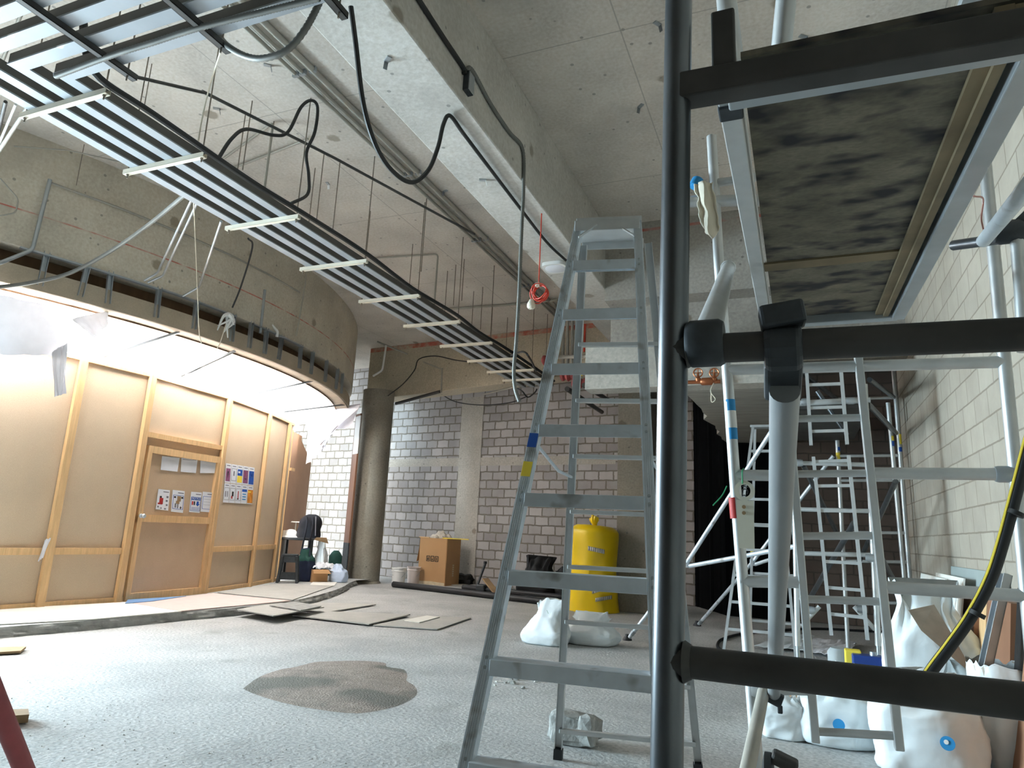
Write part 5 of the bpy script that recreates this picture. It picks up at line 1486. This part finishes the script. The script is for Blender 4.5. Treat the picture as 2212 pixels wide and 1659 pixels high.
# table corner
zt_ = .1
c0 = P(598, 1252, z=zt_); c1 = P(668, 1254, z=zt_)
tt = thing('work_table', c0, 'low black table at the end of the hoarding under a backpack', 'table')
tu = (c1 - c0); tu.z = 0; TL_ = tu.length; tu.normalize(); tv = V(-tu.y, tu.x, 0)
TH = .78
MB().prism([c0 + V(0, 0, TH), c1 + V(0, 0, TH), c1 + tv * .6 + V(0, 0, TH), c0 + tv * .6 + V(0, 0, TH)], V(0, 0, .05)).build('table_top', M_black, tt, smooth=False, bev=.01)
for p_ in (c0 + tu * .06 + tv * .05, c1 - tu * .06 + tv * .05, c1 - tu * .06 + tv * .55, c0 + tu * .06 + tv * .55):
    MB().bar(p_, p_ + V(0, 0, TH), .07, .07, tu).build('leg', M_black, tt, smooth=False)
topz = zt_ + TH + .05
def ontop(u, v): return c0 + tu * TL_ * u + tv * .6 * v + V(0, 0, TH + .05)
hm = thing('safety_helmet', ontop(.24, .4), 'white safety helmet on the left of the black table', 'helmet')
MB().lathe(ontop(.24, .4), [(.17, 0), (.15, .015), (.135, .03), (.13, .08), (.1, .13), (.05, .155), (.001, .16)], 24).build('shell', M_white, hm)
MB().lathe(ontop(.05, .5), [(.12, 0), (.13, .04), (.12, .12), (.1, .13)], 20)
tag(MB().lathe(ontop(.03, .5), [(.1, 0), (.11, .04), (.1, .12), (.08, .13)], 20).build('food_tub', M_string), 'beige tub beside the white helmet on the black table', 'tub')
lmp = thing('work_lamp', ontop(.34, .8), 'small white lamp with a flat round top standing on the black table', 'lamp')
MB().lathe(ontop(.34, .8), [(.06, 0), (.06, .015), (.014, .02), (.012, .3)], 16).build('stand', M_white, lmp); MB().lathe(ontop(.34, .8) + V(0, 0, .3), [(.11, 0), (.09, .02)], 20).build('head', M_white, lmp)
bp_ = ontop(.78, .45)
bkp = thing('backpack', bp_, 'black backpack standing on the right of the black table', 'backpack')


def bfn(u, v):
    a_ = 2 * math.pi * u; cx_, sy_ = math.cos(a_), math.sin(a_)
    r_ = (1.05 - .2 * v) * (1 if v < .7 else math.sqrt(max(0, 1 - ((v - .7) / .32) ** 2)))
    sq = lambda q_: math.copysign(abs(q_) ** .7, q_)
    k = 1 + .08 * noise.noise(V(cx_ * 2, sy_ * 2, v * 4))
    return bp_ + tu * (sq(cx_) * .24 * r_ * k + .05 * v) + tv * sq(sy_) * .14 * r_ * k + V(0, 0, .48 * v)


b = MB(); b.grid(bfn, 28, 20); b.f.append(tuple(20 * 29 + i for i in range(28))); b.build('body', M_bpack, bkp)
for s_ in (-.05, .07):
    MB().tube(catmull([bp_ + tu * s_ - tv * .13 + V(0, 0, .42), bp_ + tu * (s_ + .02) - tv * .2 + V(0, 0, .25), bp_ + tu * s_ - tv * .28 + V(0, 0, -.05), bp_ + tu * (s_ - .02) - tv * .28 + V(0, 0, -.25)], 5), .018, 6).build('strap', M_bpack, bkp)
MB().bar(bp_ + tu * .13 - tv * .15 + V(0, 0, .44), bp_ + tu * .16 - tv * .16 + V(0, 0, .05), .02, .03, tv).build('piping', M_inkg, bkp, smooth=False)
tag(MB().lathe(ontop(.5, .6), [(.03, 0), (.04, .01), (.04, .13), (.02, .16), (.02, .19)], 14).build('spray_bottle', M_lemon), 'small yellow topped bottle between the lamp and the backpack', 'bottle')
q = ontop(1.0, .2); tag(MB().prism([q + V(0, 0, -.03), q + tu * .3 + V(0, 0, -.1), q + tu * .25 + V(0, 0, .02), q + tu * .05 + V(0, 0, .02)], tv * .05).build('wood_wedge', M_plank, smooth=False), 'broken wooden wedge poking out right of the black table', 'wedge')
# small dark stool
so = P(592, 1258, z=.1) + V(0, -.1, 0); so = P(598, 1259, z=.1)
sl = thing('plastic_stool', so, 'dark grey plastic folding stool in front of the black table', 'stool')
sw = .36
for k, s_ in enumerate((0, 1)):
    b = MB(); x_ = so + tu * s_ * sw
    b.bar(x_ + V(0, 0, .0), so + tu * (.05 + s_ * (sw - .1)) + V(0, 0, .5), .05, .06, tv); b.bar(x_ + tv * .3, so + tu * (.05 + s_ * (sw - .1)) + tv * .25 + V(0, 0, .5), .05, .06, tv)
    b.build('leg', M_clamp, sl, smooth=False, bev=.006)
MB().prism([so + tu * .03 + V(0, 0, .49), so + tu * (sw - .03) + V(0, 0, .49), so + tu * (sw - .03) + tv * .25 + V(0, 0, .49), so + tu * .03 + tv * .25 + V(0, 0, .49)], V(0, 0, .04)).build('seat', M_clamp, sl, smooth=False, bev=.008)
MB().prism([so + tu * .03 + V(0, 0, .06), so + tu * (sw - .03) + V(0, 0, .06), so + tu * (sw - .03) + V(0, 0, .2), so + tu * .03 + V(0, 0, .2)], tv * .02).build('panel', M_clamp, sl, smooth=False)
MB().prism([so + tu * .06 + V(0, 0, .38), so + tu * (sw - .06) + V(0, 0, .38), so + tu * (sw - .06) + V(0, 0, .49), so + tu * .06 + V(0, 0, .49)], tv * .02).build('panel', M_clamp, sl, smooth=False)
# bags under the table
q = P(650, 1256, z=.1)
hb, hf = sack('carrier_bag', q + V(0, .1, 0), .34, .26, .62, 51, 'dark green and navy bag standing under the black table', m=M_bottle, group='bags under the table', neck=.7, cat='bag')
b = MB(); b.grid(lambda u, v: (hf(u, .62 + v * .36) - (q + V(0, .1, .3))) * 1.03 + q + V(0, .1, .3), 30, 8); b.build('upper_panel', M_teal, hb)
sack('carrier_bag', P(664, 1252, z=.1) + V(.02, .35, 0), .26, .2, .78, 53, 'white carrier bag tucked behind the dark bag under the table', m=M_white, group='bags under the table', neck=.6, cat='bag')
tag(MB().lathe(P(695, 1244, z=.1) + V(.1, .3, 0), [(.14, 0), (.15, .03), (.15, .42), (.1, .5), (.05, .55)], 20).build('water_drum', M_teal), 'dark green drum right of the black table against the wall', 'drum')
# small carton with papers
k0_ = P(674, 1258, z=.1); k1_ = P(706, 1258, z=.1); ku = (k1_ - k0_); ku.z = 0; KL = ku.length; ku.normalize(); kv = V(-ku.y, ku.x, 0)
ck = thing('open_carton', k0_, 'small open cardboard box with papers right of the black table', 'carton')
b = MB()
for p_, q_ in ((k0_, k1_), (k1_, k1_ + kv * .3), (k1_ + kv * .3, k0_ + kv * .3), (k0_ + kv * .3, k0_)):
    p_ = V(p_.x, p_.y, .1); q_ = V(q_.x, q_.y, .1); b.prism([p_, q_, q_ + V(0, 0, .24), p_ + V(0, 0, .24)], (p_ - q_).cross(V(0, 0, 1)).normalized() * -.006)
b.prism([k0_, k1_, k1_ + kv * .3, k0_ + kv * .3], V(0, 0, .006)); b.build('box', M_card, ck, smooth=False)
MB().prism([k0_ + V(0, 0, .24), k1_ + V(0, 0, .24), k1_ - kv * .12 + V(0, 0, .17) + ku * .03, k0_ - kv * .12 + V(0, 0, .17) - ku * .02], V(0, 0, .005)).build('flap', M_card, ck, smooth=False)
MB().prism([k1_ + V(0, 0, .24), k1_ + kv * .3 + V(0, 0, .24), k1_ + kv * .28 + ku * .2 + V(0, 0, .16), k1_ + ku * .2 + V(0, 0, .16)], V(0, 0, .005)).build('flap', M_card, ck, smooth=False)
for k, (dx, dy, dzv, s_) in enumerate(((.02, .05, .27, .3), (.18, .18, .25, .34), (.3, .1, .18, .3))):
    rr = random.Random(k + 70); o_ = k0_ + ku * dx + kv * dy
    b = MB(); b.grid(lambda u, v: o_ + ku * u * s_ + kv * v * s_ * .8 + V(0, 0, dzv + .1 * math.sin(u * 2.6) * math.sin(v * 2.5) + .05 * noise.noise(V(u * 4 + k, v * 4, 0))), 10, 10)
    tag(b.build('paper_sheet', M_paper, thick=.002, smooth=False), ['crumpled white paper on the left of the small open box', 'crumpled white paper behind the small open box', 'crumpled white paper over the right flap of the small open box'][k], 'paper', 'papers on the small box')
sack('carrier_bag', P(716, 1258, z=.1) + V(.05, .15, 0), .34, .26, .34, 57, 'pale blue translucent bag right of the small open box', m=mat('pale blue film', c(196, 212, 236), rough=.5, var=.05), group='bags under the table', cat='bag')
tag(MB().prism([P(x, y, z=.104) for x, y in ((668, 1266), (722, 1266), (728, 1258), (676, 1257))], V(0, 0, .008)).build('board_offcut', M_wboard, smooth=False), 'white sheet under the small open box', 'board')

# ================================================================ FLOOR SHEETS, SAND, OFFCUTS
def slab(poly, z, th, m, label, name='fibre_board', group='boards on the floor'):
    ps = [P(x, y, z=z) for x, y in poly]
    return tag(MB().prism(ps, V(0, 0, th)).build(name, m, smooth=False, base=V(ps[0].x, ps[0].y, z)), label, 'board', group)


slab([(512, 1318), (600, 1303), (700, 1313), (590, 1332)], .085, .012, M_gboard, 'grey board bridging from the platform edge, left of the floor boards')
slab([(582, 1309), (636, 1301), (694, 1311), (650, 1320)], .105, .012, M_rubble, 'small darker grey board lying on top of the leftmost floor board')
slab([(615, 1316), (690, 1303), (812, 1307), (705, 1324)], .012, .014, M_gboard, 'long grey board lying behind the other floor boards')
slab([(632, 1331), (700, 1322), (886, 1329), (797, 1350)], .02, .014, M_gboard, 'large grey board on the floor in the middle of the boards')
slab([(806, 1352), (905, 1332), (1017, 1336), (945, 1361)], .008, .012, M_gboard, 'rightmost grey board lying on the floor')
slab([(872, 1341), (922, 1331), (950, 1334), (906, 1346)], .021, .01, M_wboard, 'small pale board lying on the rightmost floor board')
slab([(-40, 1352), (-40, 1318), (275, 1302), (392, 1322), (200, 1339)], .104, .01, M_wboard, 'pale protection board on the raised platform at the left', group='boards on the platform')
slab([(285, 1305), (460, 1283), (628, 1299), (388, 1322)], .104, .012, mat('pinkish board', c(206, 186, 180), rough=.85, var=.04), 'pinkish protection board on the raised platform in front of the door', group='boards on the platform')
slab([(470, 1281), (600, 1262), (720, 1266), (632, 1297)], .104, .01, M_gboard, 'pale grey protection board on the raised platform before the table', group='boards on the platform')
slab([(270, 1304), (276, 1296), (402, 1288), (330, 1299)], .118, .006, mat('blue film', c(110, 150, 196), rough=.5, var=.08), 'blue plastic strip on the platform at the foot of the door', name='plastic_strip', group='boards on the platform')
out = [(525, 1487), (560, 1462), (605, 1446), (640, 1440), (680, 1430), (720, 1428), (760, 1427), (800, 1428), (832, 1432), (836, 1440), (872, 1446), (880, 1460), (878, 1470), (896, 1482), (900, 1500), (870, 1520), (830, 1532), (780, 1540), (730, 1538), (680, 1531), (640, 1524), (590, 1512), (545, 1497)]
cs = P(715, 1480, z=0); ring = [P(x, y, z=.002) for x, y in out]
NR = 7; b = MB(); vs = []; ring = catmull(ring + [ring[0]], 3)[:-1]; n = len(ring)
for j in range(NR + 1):
    f = 1 - j / NR
    for p_ in ring:
        q = cs.lerp(p_, f); q.z = .003 + .02 * (1 - f ** 1.6) * (1 + .25 * noise.noise(q * 3)) if j else .001
        vs.append(q)
fs = [(j * n + i, j * n + (i + 1) % n, (j + 1) * n + (i + 1) % n, (j + 1) * n + i) for j in range(NR) for i in range(n)]
b.add(vs, fs)
o = tag(b.build('sand_pile', M_sand), 'low spread patch of damp brown sand in the middle of the floor', 'sand'); o['kind'] = 'stuff'
slab([(-60, 1404), (-40, 1416), (44, 1411), (56, 1401)], .01, .02, M_plank, 'weathered plank end on the floor at the left edge', name='plank', group='timber offcuts')
slab([(-60, 1552), (-60, 1570), (60, 1561), (58, 1548)], .01, .045, M_plank, 'short timber offcut on the floor behind the red pipe', name='plank', group='timber offcuts')
rp_ = thing('red_pipe', P(75, 1720, z=0), 'red oxide painted pipe leaning across the bottom left corner', 'pipe')
MB().tube([P(80, 1730, z=.02), P(-50, 1410, z=.75)], .036, 16).build('tube', M_redpipe, rp_)
# fine grit and crumbs over the floor
rr = random.Random(77)
b = MB()
for k in range(620):
    x, y = rr.uniform(20, 1480), 1300 + 355 * rr.random() ** .8
    p_ = P(x, y, z=0)
    if p_.x < -7.0 or p_.y > 12: continue
    s_ = rr.uniform(.002, .0075); a_ = rr.uniform(0, 6.28)
    vs = [p_ + V(s_ * math.cos(a_ + t_) * rr.uniform(.6, 1.3), s_ * math.sin(a_ + t_) * rr.uniform(.6, 1.3), 0) for t_ in (0, 1.6, 3.1, 4.7)] + [p_ + V(0, 0, s_ * .8)]
    b.add(vs, [(0, 1, 4), (1, 2, 4), (2, 3, 4), (3, 0, 4)])
o = tag(b.build('floor_grit', M_gboard, smooth=False), 'fine grey grit scattered over the open concrete floor', 'grit'); o['kind'] = 'stuff'

# ================================================================ RIGHT WALL SIDE
def lean(name, x0, x1, y0, y1, zt, th, m, label, group=None, cat='board'):
    """flat board leaning against the right wall: foot at x0, head touching x1"""
    b = MB(); b.prism([V(x0, y0, 0), V(x0, y1, 0), V(x1, y1, zt), V(x1, y0, zt)], V(th, 0, 0))
    return tag(b.build(name, m, smooth=False, base=V(x0, y0, 0)), label, cat, group)


G = 'boards leaning on the block wall'
lean('leaning_board', .93, 1.12, 6.9, 8.2, 1.02, .012, M_wboard, 'white board leaning nearest the second tower', G)
lean('leaning_board', 1.0, 1.16, 6.4, 7.6, 1.05, .012, M_wboard, 'white board leaning behind the tallest sack', G)
lean('leaning_board', 1.06, 1.2, 6.2, 7.0, .98, .03, M_brown, 'brown edged board leaning right of the white boards', G)
lean('leaning_board', 1.11, 1.22, 6.0, 6.8, .96, .025, M_pine, 'pale timber edged board leaning among the brown boards', G)
lean('leaning_board', 1.17, 1.25, 5.6, 7.4, 1.12, .02, mat('grey green sheet', c(150, 160, 158), rough=.6, var=.05), 'grey green sheet leaning flat against the block wall', G)
lean('leaning_board', 1.1, 1.2, 5.3, 5.9, .95, .05, M_brown, 'dark brown board leaning beside the black channel', G)
a_ = P(2122, 1470, y=5.0); b_ = P(2172, 1240, y=5.05)
d_ = (b_ - a_).normalized(); a0 = a_ + d_ * ((.0 - a_.z) / d_.z)
tag(MB().channel(a0, b_, .06, .05, .006, V(-1, -.3, 0)).build('steel_channel', M_galv, smooth=False), 'shiny steel channel leaning beside the black hose', 'channel')
lean('leaning_board', 1.08, 1.22, 4.95, 5.2, 1.05, .04, M_blackp, 'black board leaning right of the shiny steel channel', G)
lean('leaning_board', 1.02, 1.2, 3.6, 4.9, .98, .018, M_rplank, 'large reddish plywood sheet leaning at the right edge', G)
# tin and bits under the second tower
q = V(P(1872, 1400, y=7.0).x, 7.0, 0)
bt = thing('paint_tin', q, 'blue rectangular tin on the floor under the second tower', 'tin')
MB().box(q + V(-.12, -.08, 0), q + V(.12, .08, .34)).build('body', M_tin, bt, smooth=False, bev=.012); MB().lathe(q + V(.05, 0, .34), [(.03, 0), (.03, .03)], 14).build('cap', M_galv, bt)
MB().box(q + V(-.09, -.083, .08), q + V(.09, -.081, .22)).build('label_panel', M_cyan, bt, smooth=False)
q = V(P(1845, 1395, y=7.1).x, 7.1, 0)
tag(MB().box(q + V(-.08, -.06, 0), q + V(.05, .06, .36)).build('paint_box', M_lemon, smooth=False, bev=.01), 'yellow box left of the blue tin', 'box')
q = V(P(1815, 1380, y=7.6).x, 7.6, 0); tag(MB().lathe(q, [(.1, 0), (.12, .02), (.12, .26), (.09, .3)], 18).build('pail', M_sackg), 'grey pail on the floor left of the yellow box', 'pail')
cc = P(1700, 1385, z=.02); b = MB()
b.tube(catmull([P(x, y, z=.018) for x, y in ((1560, 1408), (1550, 1394), (1562, 1380), (1610, 1368), (1680, 1362), (1760, 1358), (1850, 1362), (1930, 1366))], 6), .018, 8)
tag(b.build('black_hose', M_black), 'black hose looped across the floor behind the scaffold', 'hose')
for k, (poly, lb, m) in enumerate([
        ([(1625, 1402), (1690, 1380), (1760, 1378), (1745, 1412)], 'crumpled white plastic lying on the floor left of the scaffold ladder', M_sack),
        ([(1735, 1412), (1760, 1385), (1850, 1395), (1830, 1428)], 'white printed paper bag flattened on the floor behind the scaffold ladder', M_paper)]):
    q = [P(x, y, z=0) for x, y in poly]
    b = MB(); b.grid(lambda u, v: q[0].lerp(q[3], u).lerp(q[1].lerp(q[2], u), v) + V(0, 0, .03 + .05 * abs(noise.noise(V(u * 4 + k * 7, v * 4, 1)))), 14, 12)
    o = tag(b.build('flattened_sack', m, thick=.004, smooth=False), lb, 'sack')
q = V(P(1718, 1408, y=5.9).x, 5.9, 0); tag(MB().box(q + V(-.05, -.04, 0), q + V(.05, .04, .22)).build('small_carton', M_card, smooth=False, bev=.006), 'small tan carton behind the left scaffold ladder rail', 'carton')

# small fixings left in the ceiling and beam
for k, (x, y, zz, lb) in enumerate([(838, 127, 4.58, 'bent steel fixing under the near end of the long beam'), (1043, 388, 4.58, 'pale clip under the long beam above the light'), (962, 412, HC, 'bent steel fixing in the ceiling left of the long beam'),
        (578, 140, HC, 'bent steel fixing in the ceiling near the ribbed conduit'), (468, 234, HC, 'bent steel fixing in the ceiling beside the pull string'), (708, 396, HC, 'pale clip in the ceiling behind the fourth hanger'),
        (1384, 228, HC, 'steel fixing in the ceiling left of the near scaffold post'), (1420, 50, HC, 'steel fixing in the ceiling at the top beside the near post'), (1735, 78, HC, 'grey fixing in the ceiling above the deck')]):
    p = P(x, y, z=zz); t = thing('ceiling_fixing', p, lb, 'fixing', 'fixings left in the concrete')
    rr = random.Random(k); a_ = rr.uniform(0, 3); u_ = V(math.cos(a_), math.sin(a_), 0)
    MB().bar(p - u_ * .035 + V(0, 0, -.005), p + u_ * .035 + V(0, 0, -.005), .035, .01).build('plate', M_galv, t, smooth=False)
    MB().bar(p + u_ * .03 + V(0, 0, -.008), p + u_ * .045 + V(0, 0, -.06), .03, .005, u_).build('tab', M_white if 'pale' in lb else M_dgalv, t, smooth=False)
